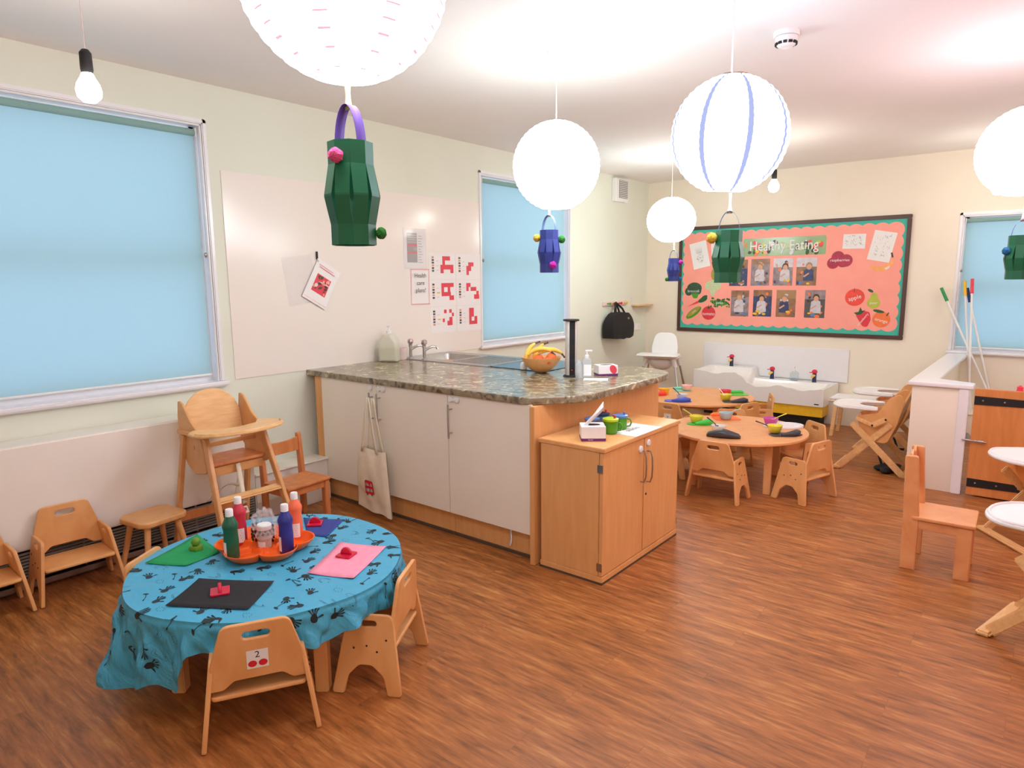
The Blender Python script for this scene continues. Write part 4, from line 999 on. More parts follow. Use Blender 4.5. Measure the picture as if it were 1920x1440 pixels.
for (i, k), rs in shapes.items():
    w_, h_ = .315, .222; y0 = 3.955+i*.322; z0 = 1.755-(k+1)*.225
    a = LA(y0, z0, .01*(1-i)); a.base(rect(0, w_, 0, h_), 'paper')
    for q in rs: a.r(q[0]*w_, q[1]*w_, q[2]*h_, q[3]*h_, 'plan_red')
    for q in range(6):
        a.r(.10*w_, .18*w_, h_*(.30+q*.1), h_*(.37+q*.1), ('ink', 'frame_br', 'skin_a')[(q+i+k) % 3]); 
    for q in range(3): a.r(.26*w_, (.34)*w_, h_*(.35+q*.17), h_*(.36+q*.17), 'grey')
    if i == 0 and k: a.r(.27*w_, .38*w_, .5*h_, .54*h_, 'yellow')
    a.build('care_plan_sheet', nm[(i, k)]+' white care plan sheet with red blocks, right of the notice', 'notice', 'care plan sheets on the cladding')
v = thing('extractor_vent', 'cream square extractor vent high on the left wall', 'vent', (XL, 7.04, 2.54))
MB().box((.03, 0, 0), (.06, .28, .26), 'white', None, .006).build('housing', v)
g = MB().box((.063, .02, .01), (.008, .19, .20), 'grey')
for k in range(10): g.box((.068, .02, -.08+k*.02), (.006, .18, .005), 'white')
g.build('grille', v)
rl = thing('coat_rail', 'coloured wooden coat rail on the left wall', 'coat rail', (XL, 7.0, 1.24))
MB().box((.01, 0, 0), (.02, .56, .05), 'ribbon', None, .004).build('board', rl)
for k, c in enumerate(('c_green', 'orange_pl', 'red', 'yellow')):
    MB().lathe([(.008, 0), (.008, .03), (.015, .036), (.015, .046), (0, .05)], c, (.02, -.2+k*.13, 0), 12, Matrix.Rotation(PI/2, 4, 'Y')).build('peg', rl)
bb = thing('bag', 'black bag hanging from the coat rail', 'bag', (XL+.10, 6.93, .85))
b = MB(); bm = bmesh.new(); bmesh.ops.create_cube(bm, size=1); bmesh.ops.subdivide_edges(bm, edges=bm.edges[:], cuts=6, use_grid_fill=True)
for v_ in bm.verts:
    x, y, z = v_.co*2; k = 1-.30*max(0, z)**2.5-.05*max(0, -z)**3; e = 1-.12*(abs(x)**4+abs(z)**4)
    v_.co = Vector((x*.095*(1-.35*max(0, z))*(1-.25*abs(y)**3)+.0, y*.245*k, .135+z*.15*(1-.10*abs(y)**4)+.006*math.sin(9*y)))
b.bm(bm, 'black'); b.build('bag_body', bb, angle=50)
MB().tube([(.02, -.11, .26), (.0, -.07, .33), (-.04, -.02, .395), (-.045, .02, .395), (0, .08, .33), (.02, .12, .26)], .012, 'black', 8).build('strap', bb)
MB().tube([(-.02, -.06, .27), (-.04, .0, .40), (-.02, .06, .27)], .012, 'black', 8).build('strap', bb)
MB().ball((.075, .10, .215), .02, 'steel', (.3, 1, .7), 12).build('badge', bb)
sh = thing('wall_shelf', 'small wooden shelf on the left wall beside the coat rail', 'shelf', (XL, 7.58, 1.20))
MB().box((.06, 0, 0), (.12, .36, .015), 'beech_lt', None, .002).build('shelf_board', sh)
MB().box((.005, 0, .05), (.01, .36, .09), 'wall_green', None, .001).build('back_board', sh)
o = MB().box((XL+.005, 7.56, .93), (.01, .146, .086), 'white', None, .003).build('wall_socket'); tag(o, 'white socket plate low on the left wall below the shelf', 'socket')
MB().box((.0065, .03, 0), (.004, .02, .03), 'gloss_white', None, .001).build('switch', o).location = (XL+.005, 7.56, .93)
bx_ = [c for c in o.children][0]

# ================================================================== NOTICE BOARD
YW = YB-.006
nb = thing('notice_board', 'large teal and pink notice board with dark brown frame', 'notice board', (0, 0, 0))
f = MB(); bx0, bx1, bz0, bz1 = -3.63, -1.165, .885, 2.135
for a_, b__, c_, d_ in ((bx0, bx1, bz0, bz0+.04), (bx0, bx1, bz1-.04, bz1), (bx0, bx0+.038, bz0+.04, bz1-.04), (bx1-.038, bx1, bz0+.04, bz1-.04)):
    f.box(((a_+b__)/2, YB-.014, (c_+d_)/2), (b__-a_, .028, d_-c_), 'frame_br', None, .005)
f.build('frame', nb)
MB().box(((bx0+bx1)/2, YB-.005, (bz0+bz1)/2), (bx1-bx0-.06, .01, bz1-bz0-.06), 'teal').build('backing', nb)
x0, x1, z0, z1 = -3.555, -1.245, .985, 2.045; P = []
def wav(p, q, n, dx, dy):
    for i in range(n*6):
        t_ = i/(n*6); k = abs(math.sin(PI*t_*n))**.8*.022
        P.append((p[0]+(q[0]-p[0])*t_+dx*k, p[1]+(q[1]-p[1])*t_+dy*k))
wav((x0, z0), (x1, z0), 19, 0, -1); wav((x1, z0), (x1, z1), 9, 1, 0); wav((x1, z1), (x0, z1), 19, 0, 1); wav((x0, z1), (x0, z0), 9, -1, 0)
MB().mesh(plate_mesh([(p[0], p[1]) for p in P], (), .0012, 0), 'salmon', FR((0, YB-.0108, 0), (1, 0, 0), (0, 0, 1))).build('scalloped_paper', nb, smooth=False)
YP = YB-.0125
def BA(x, z, rot=0): return Art((x, YP, z), (math.cos(rot), 0, math.sin(rot)), (-math.sin(rot), 0, math.cos(rot)))
M['ban_green'] = mat('ban_green', (150, 176, 130), .25, var=.05)
M['leaf'] = mat('leaf', (40, 90, 50), .5); M['broc'] = mat('broc', (50, 84, 56), .5, var=.25, scale=60); M['caul'] = mat('caul', (196, 206, 160), .5, var=.1, scale=60)
M['tom'] = mat('tom', (222, 58, 66), .35); M['app'] = mat('app', (240, 76, 60), .35, var=.12, scale=12); M['pear'] = mat('pear', (186, 190, 66), .4, var=.1, scale=14)
M['oran'] = mat('oran', (246, 122, 66), .35); M['ban'] = mat('ban', (250, 170, 100), .35); M['rasp'] = mat('rasp', (176, 40, 70), .3, var=.2, scale=40); M['corn'] = mat('corn', (166, 150, 60), .4)
M['photo_bg'] = mat('photo_bg', (150, 132, 134), .3, var=.3, scale=18); M['photo_wd'] = mat('photo_wd', (150, 110, 84), .3, var=.3, scale=14); M['photo_bl'] = mat('photo_bl', (64, 74, 110), .3, var=.3, scale=24)
M['hair'] = mat('hair', (70, 48, 38), .4); M['hair_f'] = mat('hair_f', (170, 130, 90), .4); M['cloth_dk'] = mat('cloth_dk', (44, 44, 60), .5)
a = BA(-2.395, 1.867); a.base(rp(rect(-.445, .445, -.10, .10), .02), 'ban_green')
for k in range(34):
    s_ = -1 if k % 2 else 1; x = s_*rnd.uniform(.20, .43); z = rnd.uniform(-.085, .05); a.p(ell(x, z, rnd.uniform(.015, .03), rnd.uniform(.012, .024), 12, rnd.random()*3), rnd.choice(('tom', 'leaf', 'oran', 'app', 'hair', 'pear', 'yellow', 'cloth_dk')))
for k in range(12): a.p(ell(rnd.uniform(-.2, .2), rnd.uniform(-.085, .06), .03, .02, 12, rnd.random()*3), rnd.choice(('caul', 'photo_wh', 'ink', 'salmon')))
a.t('Healthy Eating', 0, .005, .155, 'paper', 0, .83)
a.build('banner', 'green picture banner reading Healthy Eating', 'banner')
def photo(x, z, bgm, seed, label, w_=.21, h_=.30, top='photo_wd'):
    a = BA(x, z); R_ = random.Random(seed); a.base(rect(-w_/2, w_/2, -h_/2, h_/2), bgm)
    a.r(-w_/2, w_/2, .04+R_.uniform(0, .05), h_/2, top)
    for k in range(10): 
        cx, cz = R_.uniform(-.075, .075), R_.uniform(-.13, .13); a.p(ell(cx, cz, R_.uniform(.01, .025), R_.uniform(.008, .02), 8, R_.random()*3), R_.choice(('photo_wh', 'ink', 'photo_bl', 'skin_a', 'oran', 'hair', 'photo_wd')))
    hx, hz = R_.uniform(-.02, .03), R_.uniform(.03, .07); bd = R_.choice(('cloth_dk', 'photo_bl', 'photo_wh'))
    a.p(rp([(hx-.06, -.10), (hx+.055, -.10), (hx+.045, hz-.035), (hx+.015, hz-.02), (hx-.02, hz-.02), (hx-.05, hz-.04)], .015), bd)
    a.p(ell(hx, hz+.008, .034, .038, 14), R_.choice(('hair', 'hair_f'))); a.p(ell(hx, hz-.004, .026, .030, 14), 'skin_a')
    a.p(rp([(hx-.06, -.05), (hx-.045, -.06), (hx+.005, -.025), (hx, -.01)], .005), 'skin_a')
    for k in range(4): a.p(ell(R_.uniform(-.09, .09), R_.uniform(-.14, -.09), R_.uniform(.012, .03), R_.uniform(.01, .02), 10), R_.choice(('oran', 'c_blue', 'photo_bl', 'yellow', 'photo_wd')))
    a.build('photograph', label, 'photo', 'photographs of children eating on the notice board')
photo(-2.885, 1.582, 'photo_bl', 1, 'photo of a child half hidden by the green card lantern'); photo(-2.635, 1.585, 'photo_bg', 2, 'upper row photo, second from the left')
photo(-2.385, 1.585, 'photo_bg', 3, 'upper row photo, third from the left', top='photo_wh'); photo(-2.135, 1.585, 'photo_wd', 4, 'upper row photo, rightmost under the banner', top='photo_wh')
photo(-2.855, 1.23, 'photo_bg', 5, 'lower row photo, leftmost'); photo(-2.595, 1.235, 'photo_bl', 6, 'lower row photo, second from the left'); photo(-2.335, 1.235, 'photo_wd', 7, 'lower row photo, third from the left', top='hair_f'); photo(-2.03, 1.235, 'ink', 8, 'lower row photo on the right, set apart from the others', top='photo_bg')
def drawing(x, z, w_, h_, rot, kind, label):
    a = BA(x, z, rot); a.base(rect(-w_/2, w_/2, -h_/2, h_/2), 'paper'); R_ = random.Random(kind)
    if kind == 1:
        for k in range(60):
            q = R_.uniform(0, 2*PI); r_ = R_.random()**.5; a.p(ell(.045*r_*math.cos(q), -.035+.06*r_*math.sin(q), .004, .003, 5), 'grey')
        for k in range(9): a.p([(-.03+k*.0075, .02), (-.027+k*.0075, .02), (-.045+k*.0115, .105)], 'grey')
    else:
        for k in range(40):
            cx, cz = R_.uniform(-w_*.36, w_*.36), R_.uniform(-h_*.36, h_*.36); an = R_.random()*3; L = R_.uniform(.01, .03)
            a.p([(cx, cz), (cx+L*math.cos(an), cz+L*math.sin(an)), (cx+L*math.cos(an)+.002, cz+L*math.sin(an)+.002), (cx+.002, cz+.002)], 'grey')
    a.build('drawing', label, 'drawing', 'pencil drawings on the notice board')
drawing(-3.365, 1.80, .21, .31, .22, 1, 'pineapple drawing on white paper at the top left of the board'); drawing(-3.15, 1.89, .15, .2, .06, 5, 'white drawing half hidden by the green card lantern')
drawing(-1.678, 1.89, .215, .15, -.02, 2, 'small white pencil drawing right of the banner'); drawing(-1.415, 1.83, .21, .30, -.20, 3, 'tilted pencil drawing at the top right of the board')
GF = 'food cut outs on the notice board'
def food(nm_, x, z, rot, fn, label):
    a = BA(x, z, rot); fn(a); a.build(nm_, label, 'food picture', GF)
food('raspberry_picture', -1.805, 1.70, 0, lambda a: a.base(ell(0, 0, .02, .02), 'rasp').p(ell(-.065, -.03, .06, .06), 'rasp').p(ell(-.02, .03, .065, .065), 'rasp').p(ell(.06, -.005, .065, .065), 'rasp').p(ell(.03, -.04, .05, .035), 'rasp').t('raspberries', 0, 0, .042, 'paper'), 'crimson raspberries cut out with white lettering')
def f_ban(a):
    qs = [PI*1.12+i*.13 for i in range(20)]; pts_o = [(.12*math.cos(q), .04+.12*math.sin(q)) for q in qs]; pts_i = [(.112*math.cos(q), .045+.066*math.sin(q)) for q in qs][::-1]
    a.base(pts_o+pts_i, 'ban'); a.p(ell(.04, -.055, .028, .012, 10, .3), 'ribbon'); a.p(rect(.098, .114, .035, .085), 'hair')
food('banana_picture', -1.405, 1.655, .25, f_ban, 'curved orange yellow banana cut out under the tilted drawing')
food('broccoli_picture', -3.43, 1.375, 0, lambda a: a.base(ell(.01, .03, .095, .07), 'broc').p(ell(-.06, -.01, .05, .05), 'broc').p(ell(.05, .0, .05, .05), 'broc').p(rp([(-.03, -.03), (.07, -.03), (.05, -.09), (0, -.09)], .01), 'c_green').t('broccoli', 0, -.005, .045, 'paper'), 'dark green broccoli cut out labelled broccoli')
food('cauliflower_picture', -3.185, 1.415, 0, lambda a: a.base(ell(0, .02, .10, .065), 'caul').p(rp([(-.04, -.02), (.04, -.02), (.02, -.10), (-.025, -.10)], .01), 'caul').p(ell(-.05, .03, .04, .04), 'caul').p(ell(.05, .02, .045, .04), 'caul').p(ell(0, .05, .05, .04), 'caul'), 'pale cauliflower cut out beside the broccoli')
food('carrot_picture', -3.38, 1.235, .42, lambda a: a.base([(-.14, 0), (.03, .022), (.035, -.022)], 'salmon').p([(-.14, 0), (.03, .016), (.033, -.016)], 'app').p(ell(.08, .0, .06, .028), 'leaf').p(ell(.11, .02, .04, .02), 'leaf'), 'thin carrot cut out with leafy top')
def f_pea(a):
    a.base(ell(0, 0, .10, .035), 'c_green')
    R_ = random.Random(3)
    for k in range(40): a.p(ell(R_.uniform(-.12, .12), R_.uniform(-.05, .05), .011, .011, 8), R_.choice(('c_green', 'leaf', 'broc')))
    a.t('peas', 0, 0, .05, 'paper')
food('peas_picture', -3.095, 1.235, -.05, f_pea, 'scattered green peas cut out labelled peas')
food('sweetcorn_picture', -3.42, 1.11, .65, lambda a: a.base(ell(0, 0, .115, .042), 'c_green').p(ell(.01, .008, .10, .026), 'corn').t('corn', .01, .008, .03, 'paper'), 'yellow green sweetcorn cut out in its husk')
food('tomato_picture', -3.23, 1.11, 0, lambda a: a.base(ell(0, 0, .085, .082), 'tom').p([(-.03, .085), (-.008, .065), (0, .10), (.012, .065), (.035, .085), (.01, .05), (-.01, .05)], 'leaf').t('tomato', 0, -.01, .052, 'paper'), 'red tomato cut out labelled tomato')
food('apple_picture', -1.635, 1.31, 0, lambda a: a.base(ell(0, 0, .095, .09), 'app').p(rect(-.012, -.007, .05, .095), 'hair').t('apple', 0, -.005, .06, 'paper', .3), 'red apple cut out labelled apple')
food('pear_picture', -1.455, 1.275, 0, lambda a: a.base(ell(0, -.02, .062, .058), 'pear').p(ell(.002, .035, .036, .05), 'pear').p(ell(-.035, .105, .03, .014, 10, -.5), 'leaf').t('pear', 0, -.02, .04, 'paper'), 'green pear cut out with one leaf')
food('strawberry_picture', -1.545, 1.09, 0, lambda a: a.base(rp([(-.075, .04), (-.02, .085), (.06, .07), (.075, -.01), (.045, -.09), (0, -.08)], .03), 'tom').p([(-.09, .06), (-.045, .07), (-.03, .12), (-.01, .08), (.02, .09), (-.02, .045), (-.06, .035)], 'leaf').t('strawberry', .0, -.01, .035, 'paper', .95), 'red strawberry cut out below the apple')
food('orange_picture', -1.372, 1.085, 0, lambda a: a.base(ell(0, 0, .084, .082), 'oran').p(ell(-.03, .085, .055, .016, 12, -.2), 'leaf').p([(.04, .04), (.06, .075), (.068, .07), (.05, .035)], 'hair').t('orange', 0, -.01, .045, 'paper', -.25), 'orange fruit cut out with a leaf, bottom right of the board')
food('pineapple_picture', -3.165, 1.60, 0, lambda a: a.base(ell(0, -.03, .05, .08), 'corn').p([(-.03, .04), (-.05, .12), (-.01, .08), (0, .14), (.015, .08), (.045, .12), (.03, .04)], 'leaf'), 'small pineapple cut out partly behind the green card lantern')

# ================================================================== TROUGH
tr = thing('wash_trough', 'long white wavy children\'s hand washing trough below the notice board', 'sink', (0, 0, 0))
X0, X1, Y0, Y1 = -3.13, -1.735, 7.19, 7.775
prof = [(-3.13, .50), (-3.0, .49), (-2.88, .465), (-2.77, .487), (-2.66, .497), (-2.59, .465), (-2.51, .395), (-2.42, .362), (-2.31, .372), (-2.19, .398), (-2.08, .378), (-1.94, .360), (-1.86, .376), (-1.735, .395)]
def fwave(x):
    for i in range(len(prof)-1):
        if prof[i][0] <= x <= prof[i+1][0]:
            t_ = (x-prof[i][0])/(prof[i+1][0]-prof[i][0]); t_ = t_*t_*(3-2*t_); return prof[i][1]+(prof[i+1][1]-prof[i][1])*t_
    return prof[-1][1] if x > prof[-1][0] else prof[0][1]
def sst(a, b_, x): t_ = max(0, min(1, (x-a)/(b_-a))); return t_*t_*(3-2*t_)
nx, ny = 120, 22; vs = []
for i in range(nx+1):
    x = X0+(X1-X0)*i/nx
    for k in range(ny+1):
        y = Y0+(Y1-Y0)*k/ny; q = k/ny
        back = .505-.11*sst(-2.62, -2.58, x); fr_ = fwave(x)
        z = fr_ if q < .06 else (back if q > .74 else None)
        if z is None:
            s_ = (q-.06)/.68; base_ = fr_+(back-fr_)*sst(.3, 1, s_)
            side = sst(X0+.03, X0+.10, x)*(1-sst(X1-.10, X1-.03, x))
            z = base_-.10*(math.sin(PI*min(1, s_*1.02))**.35 if s_ < 1 else 0)*side
        vs.append((x, y, z))
fs = [(i*(ny+1)+k, (i+1)*(ny+1)+k, (i+1)*(ny+1)+k+1, i*(ny+1)+k+1) for i in range(nx) for k in range(ny)]
zb = lambda x: .30-.09*sst(-2.95, -2.45, x)
k0 = len(vs)
for i in range(nx+1):
    x = X0+(X1-X0)*i/nx; vs += [(x, Y0, zb(x)), (x, Y1, zb(x))]
for i in range(nx):
    fs += [(i*(ny+1), k0+2*i, k0+2*i+2, (i+1)*(ny+1)), (k0+2*i, k0+2*i+1, k0+2*i+3, k0+2*i+2)]
for i, sgn in ((0, 1), (nx, -1)):
    f_ = [i*(ny+1)+k for k in range(ny+1)]+[k0+2*i+1, k0+2*i]; fs.append(tuple(f_ if sgn > 0 else f_[::-1]))
MB().add(vs, fs, 'cer').build('basin', tr, angle=50)
MB().box((-2.42, 7.49, .185), (1.355, .565, .17), 'yellow').build('yellow_base', tr)
MB().box((-2.40, 7.46, .05), (1.25, .40, .10), 'dark').build('plinth', tr)  # black block standing in for the shaded recess under the trough
MB().box((-2.46, YB-.008, .575), (1.62, .014, .36), 'gloss_white', None, .004).build('splashback', tr)
MB().box((-1.80, Y0-.001, .235), (.045, .003, .010), 'dark').build('badge', tr)
M['cap_red'] = mat('cap_red', (226, 40, 74), .4); M['tap_navy'] = mat('tap_navy', (30, 40, 84), .4); M['tap_yel'] = mat('tap_yel', (240, 200, 110), .4)
for x, z, lb_ in ((-2.875, .505, 'red capped tap on the higher left basin'), (-2.405, .395, 'red capped tap left of the clear soap dispenser'), (-1.955, .395, 'red capped tap right of the clear soap dispenser')):
    t = thing('childrens_tap', lb_, 'tap', (x, 7.66, z), 0, 'three novelty taps on the trough')
    MB().lathe([(.024, 0), (.024, .004), (.021, .01), (.021, .10), (0, .10)], 'tap_navy', n=20).build('tap_body', t)
    MB().tube([(0, -.01, .075), (-.008, -.035, .072), (-.012, -.055, .058)], [.016, .015, .013], 'tap_yel', 10).build('spout', t)
    c_ = MB().ball((0, 0, .115), .029, 'cap_red', (1, 1, .85), 16); c_.mesh(plate_mesh(ell(-.022, -.022, .03, .022, 16, .8), (), .006, .002), 'cap_red', Matrix.Translation((0, 0, .108)))
    c_.build('tap_cap', t)
    MB().ball((0, -.016, .088), .012, 'dark', (1, 1, .8), 8).build('aerator', t)
t = thing('soap_dispenser', 'clear pump bottle of blue soap between two trough taps', 'bottle', (-2.165, 7.66, .396))
MB().mesh(plate_mesh(rp([(-.045, 0), (.045, 0), (.045, .085), (.02, .105), (-.02, .105), (-.045, .085)], .012), (), .04, .01, 3), 'gel', FR((0, 0, 0), (1, 0, 0), (0, 0, 1))).build('bottle', t)
M['blue_soap'] = mat('blue_soap', (60, 140, 170), .3)
MB().box((0, 0, .015), (.075, .03, .024), 'blue_soap', None, .004).build('liquid_soap', t)
pm = MB().lathe([(.012, .104), (.012, .12), (.004, .122), (.004, .15), (0, .15)], 'white', n=12); pm.box((.0, -.012, .15), (.012, .04, .008), 'white', None, .002); pm.build('pump', t)
# small wooden bench/stool at right of trough
st = thing('low_bench', 'low white topped bench behind the folding high chairs', 'bench', (-1.37, 7.0, 0))
MB().box((0, 0, .37), (.46, .30, .02), 'white', None, .006).build('bench_top', st)
for sx in (-1, 1):
    for sy in (-1, 1): MB().bar((sx*.2, sy*.13, 0), (sx*.17, sy*.11, .36), .034, .034, 'beech_lt', (0, 1, 0)).build('leg', st)

# ================================================================== WHITE PLASTIC HIGH CHAIR
hc = thing('plastic_high_chair', 'white plastic high chair with metal legs in the far corner', 'high chair', (-3.50, 7.12, 0), math.radians(194))
# local front = +y
MB().mesh(plate_mesh(rp([(-.15, 0), (.15, 0), (.155, .17), (.12, .34), (-.12, .34), (-.155, .17)], [.02, .02, .05, .11, .11, .05], 8), (), .022, .009, 3), 'white', FR((0, -.12, .56), (1, 0, 0), (0, -.22, 1))).build('backrest', hc)
s_ = MB(); bm = bmesh.new(); bmesh.ops.create_uvsphere(bm, u_segments=24, v_segments=16, radius=1)
for v_ in bm.verts: v_.co = Vector((v_.co.x*.155, v_.co.y*.145, .60+(v_.co.z*.13 if v_.co.z < 0 else v_.co.z*.02)))
s_.bm(bm, 'white'); s_.build('seat', hc, angle=60)
MB().mesh(plate_mesh(rp([(-.20, -.14), (.20, -.14), (.20, .14), (-.20, .14)], .05, 8), (), .025, .01, 3), 'white', FR((0, .0, .625), (1, 0, 0), (0, 1, 0))).build('seat_rim', hc)
tt = MB().mesh(plate_mesh(rp([(-.235, .0), (.235, .0), (.235, .26), (-.235, .26)], .06, 8), (), .022, .01, 3), 'white', FR((0, .06, .665), (1, 0, 0), (0, 1, 0)))
tt.build('tray', hc)
for sx in (-1, 1):
    for sy in (-1, 1):
        p = MB(); p.tube([(sx*.15, sy*.10, .63), (sx*.185, sy*.13, .52)], [.035, .022], 'white', 12)
        lg = MB().tube([(sx*.18, sy*.125, .54), (sx*.28, sy*.26, 0)], [.012, .012], 'steel_br', 10)
        l_ = lg.build('leg', hc); p.build('leg_socket', l_)
MB().tube([(.02, .04, .50), (.03, .05, .3), (.0, .03, .14), (-.05, .06, .12)], .006, 'dark', 6).build('strap', hc)

# ================================================================== WOODEN HIGH CHAIR
hc = thing('wooden_high_chair', 'light beech high chair with tray beside the stool', 'high chair', (-3.53, 1.845, 0), -PI/2)
# local: +y front (world +X), x: world -Y.. width
for s in (-1, 1):
    MB().bar((s*.215, .33, 0), (s*.165, .06, .72), .022, .042, 'beech', (0, 1, 0)).build('front_leg', hc)
    MB().bar((s*.215, -.28, 0), (s*.190, -.12, .70), .022, .038, 'beech', (0, 1, 0)).build('rear_leg', hc)
    sp = rp([(-.11, .53), (-.03, .49), (.10, .51), (.045, .72), (-.05, .78), (-.13, .87), (-.175, .885), (-.19, .80), (-.19, .62)], [.03, .05, .03, .03, .05, .03, .015, .04, .04])
    MB().mesh(plate_mesh(sp, (), .016, .005), 'beech', FR((s*.178, 0, 0), (0, 1, 0), (0, 0, 1))).build('side_panel', hc)
MB().mesh(plate_mesh(rp([(-.165, -.15), (.165, -.15), (.165, .085), (-.165, .085)], .02), (), .018, .006), 'red_wood', FR((0, 0, .545), (1, 0, 0), (0, 1, 0))).build('seat', hc)
MB().bar((-.16, .06, .505), (.16, .06, .505), .018, .05, 'beech').build('seat_rail', hc)
bo = [(-.165, 0)]+[(.165*math.cos(PI-PI*k/18), .10+.16*math.sin(PI*k/18)) for k in range(19)]+[(.165, 0)]
MB().mesh(plate_mesh(bo, (), .014, .005), 'beech_lt', FR((0, -.145, .67), (1, 0, 0), (0, -.18, 1))).build('backrest', hc)
tray_o = [(-.255, .02), (-.21, -.03), (-.165, -.03), (-.12, .035), (0, .065), (.12, .035), (.165, -.03), (.21, -.03), (.255, .02)]+[(.26*math.cos(PI*k/16), .07+.15*math.sin(PI*k/16)) for k in range(17)]
ty = MB().mesh(plate_mesh(rp(tray_o, .01, 2), (), .016, .005), 'beech_lt', FR((0, .045, .735), (1, 0, 0), (0, 1, 0)))
rim = [(.245*math.cos(PI*k/16), .045+.08+.13*math.sin(PI*k/16), .745) for k in range(17)]; ty.tube(rim, .005, 'beech_lt', 6)
ty.build('tray', hc)
for s in (-1, 1): MB().bar((s*.195, -.17, .715), (s*.195, .13, .715), .02, .022, 'beech').build('tray_rail', hc)
MB().bar((-.19, .185, .375), (.19, .185, .375), .055, .018, 'beech_lt', (0, .3, 1), .008).build('footrest', hc)
MB().bar((-.205, -.24, .20), (.205, -.24, .20), .018, .05, 'red_wood').build('cross_rail', hc)
MB().bar((-.19, -.02, .64), (.19, -.02, .64), .012, .025, 'beech').build('cross_rail', hc)
sb = MB(); vs = []
for i in range(7):
    q = i/6; vs += [(.0+.03*q-.013, .08+.10*q, .53-.20*q), (.0+.03*q+.013, .08+.10*q, .53-.20*q)]
sb.add(vs, [(2*i, 2*i+1, 2*i+3, 2*i+2) for i in range(6)], 'tote'); o = sb.build('strap', hc, solid=.002)
MB().mesh(plate_mesh(rp([(-.022, 0), (-.012, .04), (.012, .04), (.022, 0)], .004), [rect(-.008, .008, .014, .03)], .008, .002), 'ribbon', FR((.035, .19, .275), (1, 0, 0), (0, -.2, 1))).build('buckle', o)
sb = MB()
for (a_, b__, c__) in (((-.17, -.17, .52), (-.15, -.19, .38), (-.10, -.16, .27)), ((-.12, -.14, .33), (-.02, -.15, .40), (.05, -.16, .25)), ((.05, -.15, .42), (.02, -.14, .33), (.08, -.15, .28))):
    vs = []
    for i in range(7):
        q = i/6; p = (1-q)**2*Vector(a_)+2*q*(1-q)*Vector(b__)+q*q*Vector(c__); vs += [p+Vector((-.010, 0, .004)), p+Vector((.010, 0, -.004))]
    sb.add(vs, [(2*i, 2*i+1, 2*i+3, 2*i+2) for i in range(6)], 'tote')
sb.build('harness', hc, solid=.002)

# ================================================================== STOOL, SMALL WOODEN CHAIRS
st = thing('wooden_stool', 'small wooden stool between the armchair and the high chair', 'stool', (-3.69, 1.475, 0), math.radians(8))
MB().mesh(plate_mesh(rp([(-.125, -.10), (-.09, -.135), (.09, -.135), (.125, -.10), (.125, .10), (.09, .135), (-.09, .135), (-.125, .10)], .04), (), .032, .009, 3), 'beech', FR((0, 0, .275), (1, 0, 0), (0, 1, 0))).build('seat', st)
for sx in (-1, 1):
    for sy in (-1, 1): MB().tube([(sx*.12, sy*.125, 0), (sx*.075, sy*.08, .262)], [.013, .017], 'beech', 12).build('leg', st)
def kid_chair(x, y, rz, label, w_, d_, hs, hb, m, wavy, ld=.04):
    t = thing('small_wooden_chair', label, 'chair', (x, y, 0), rz)
    for s in (-1, 1):
        MB().box((s*(w_/2-.019), d_/2+.002-ld/2, hs/2-.005), (.038, ld, hs-.01), m, None, .004).build('front_leg', t)
        b = MB(); b.mesh(plate_mesh(rp([(-.022, 0), (ld-.020, 0), (ld-.020, hs), (ld-.044, hb), (-.036, hb), (-.024, hs)], [.003, .003, .02, .014, .014, .02]), (), .028, .005), m, FR((s*(w_/2-.016), -d_/2+.02, 0), (0, 1, 0), (0, 0, 1))); b.build('rear_leg', t)
    MB().mesh(plate_mesh(rp([(-w_/2-.005, -d_/2+.035), (w_/2+.005, -d_/2+.035), (w_/2+.005, d_/2+.012), (-w_/2-.005, d_/2+.012)], .012), (), .018, .005), m, FR((0, 0, hs-.0), (1, 0, 0), (0, 1, 0))).build('seat', t)
    for s in (-1, 1): MB().bar((s*(w_/2-.016), -d_/2+.04, hs-.035), (s*(w_/2-.016), d_/2-.03, hs-.035), .018, .045, m).build('seat_rail', t)
    MB().bar((-w_/2+.02, d_/2-.018, hs-.035), (w_/2-.02, d_/2-.018, hs-.035), .018, .045, m).build('seat_rail', t)
    n = 16; top = []
    for k in range(n+1):
        q = k/n; z = (-.012*math.sin(PI*q)) if not wavy else .028*abs(math.cos(PI*q*2))**.7
        top.append((-w_/2+.03+(w_-.06)*q, z))
    hh = .09 if not wavy else .16
    o_ = [(w_/2-.03, -hh), (-w_/2+.03, -hh)]+top
    o_ = o_[::-1]
    MB().mesh(plate_mesh(o_, (), .014, .004), m, FR((0, -d_/2+.005, hb-.025), (1, 0, 0), (0, -.08, 1))).build('backrest', t)
    return t
kid_chair(-3.66, 2.33, -PI/2+.08, 'small brown wooden chair between the high chair and the kitchen units', .32, .27, .275, .545, 'red_wood', False)
kid_chair(-.365, 4.03, -PI/2+.03, 'small wooden chair standing alone in front of the white partition', .29, .30, .285, .61, 'chairwood', True, .068)

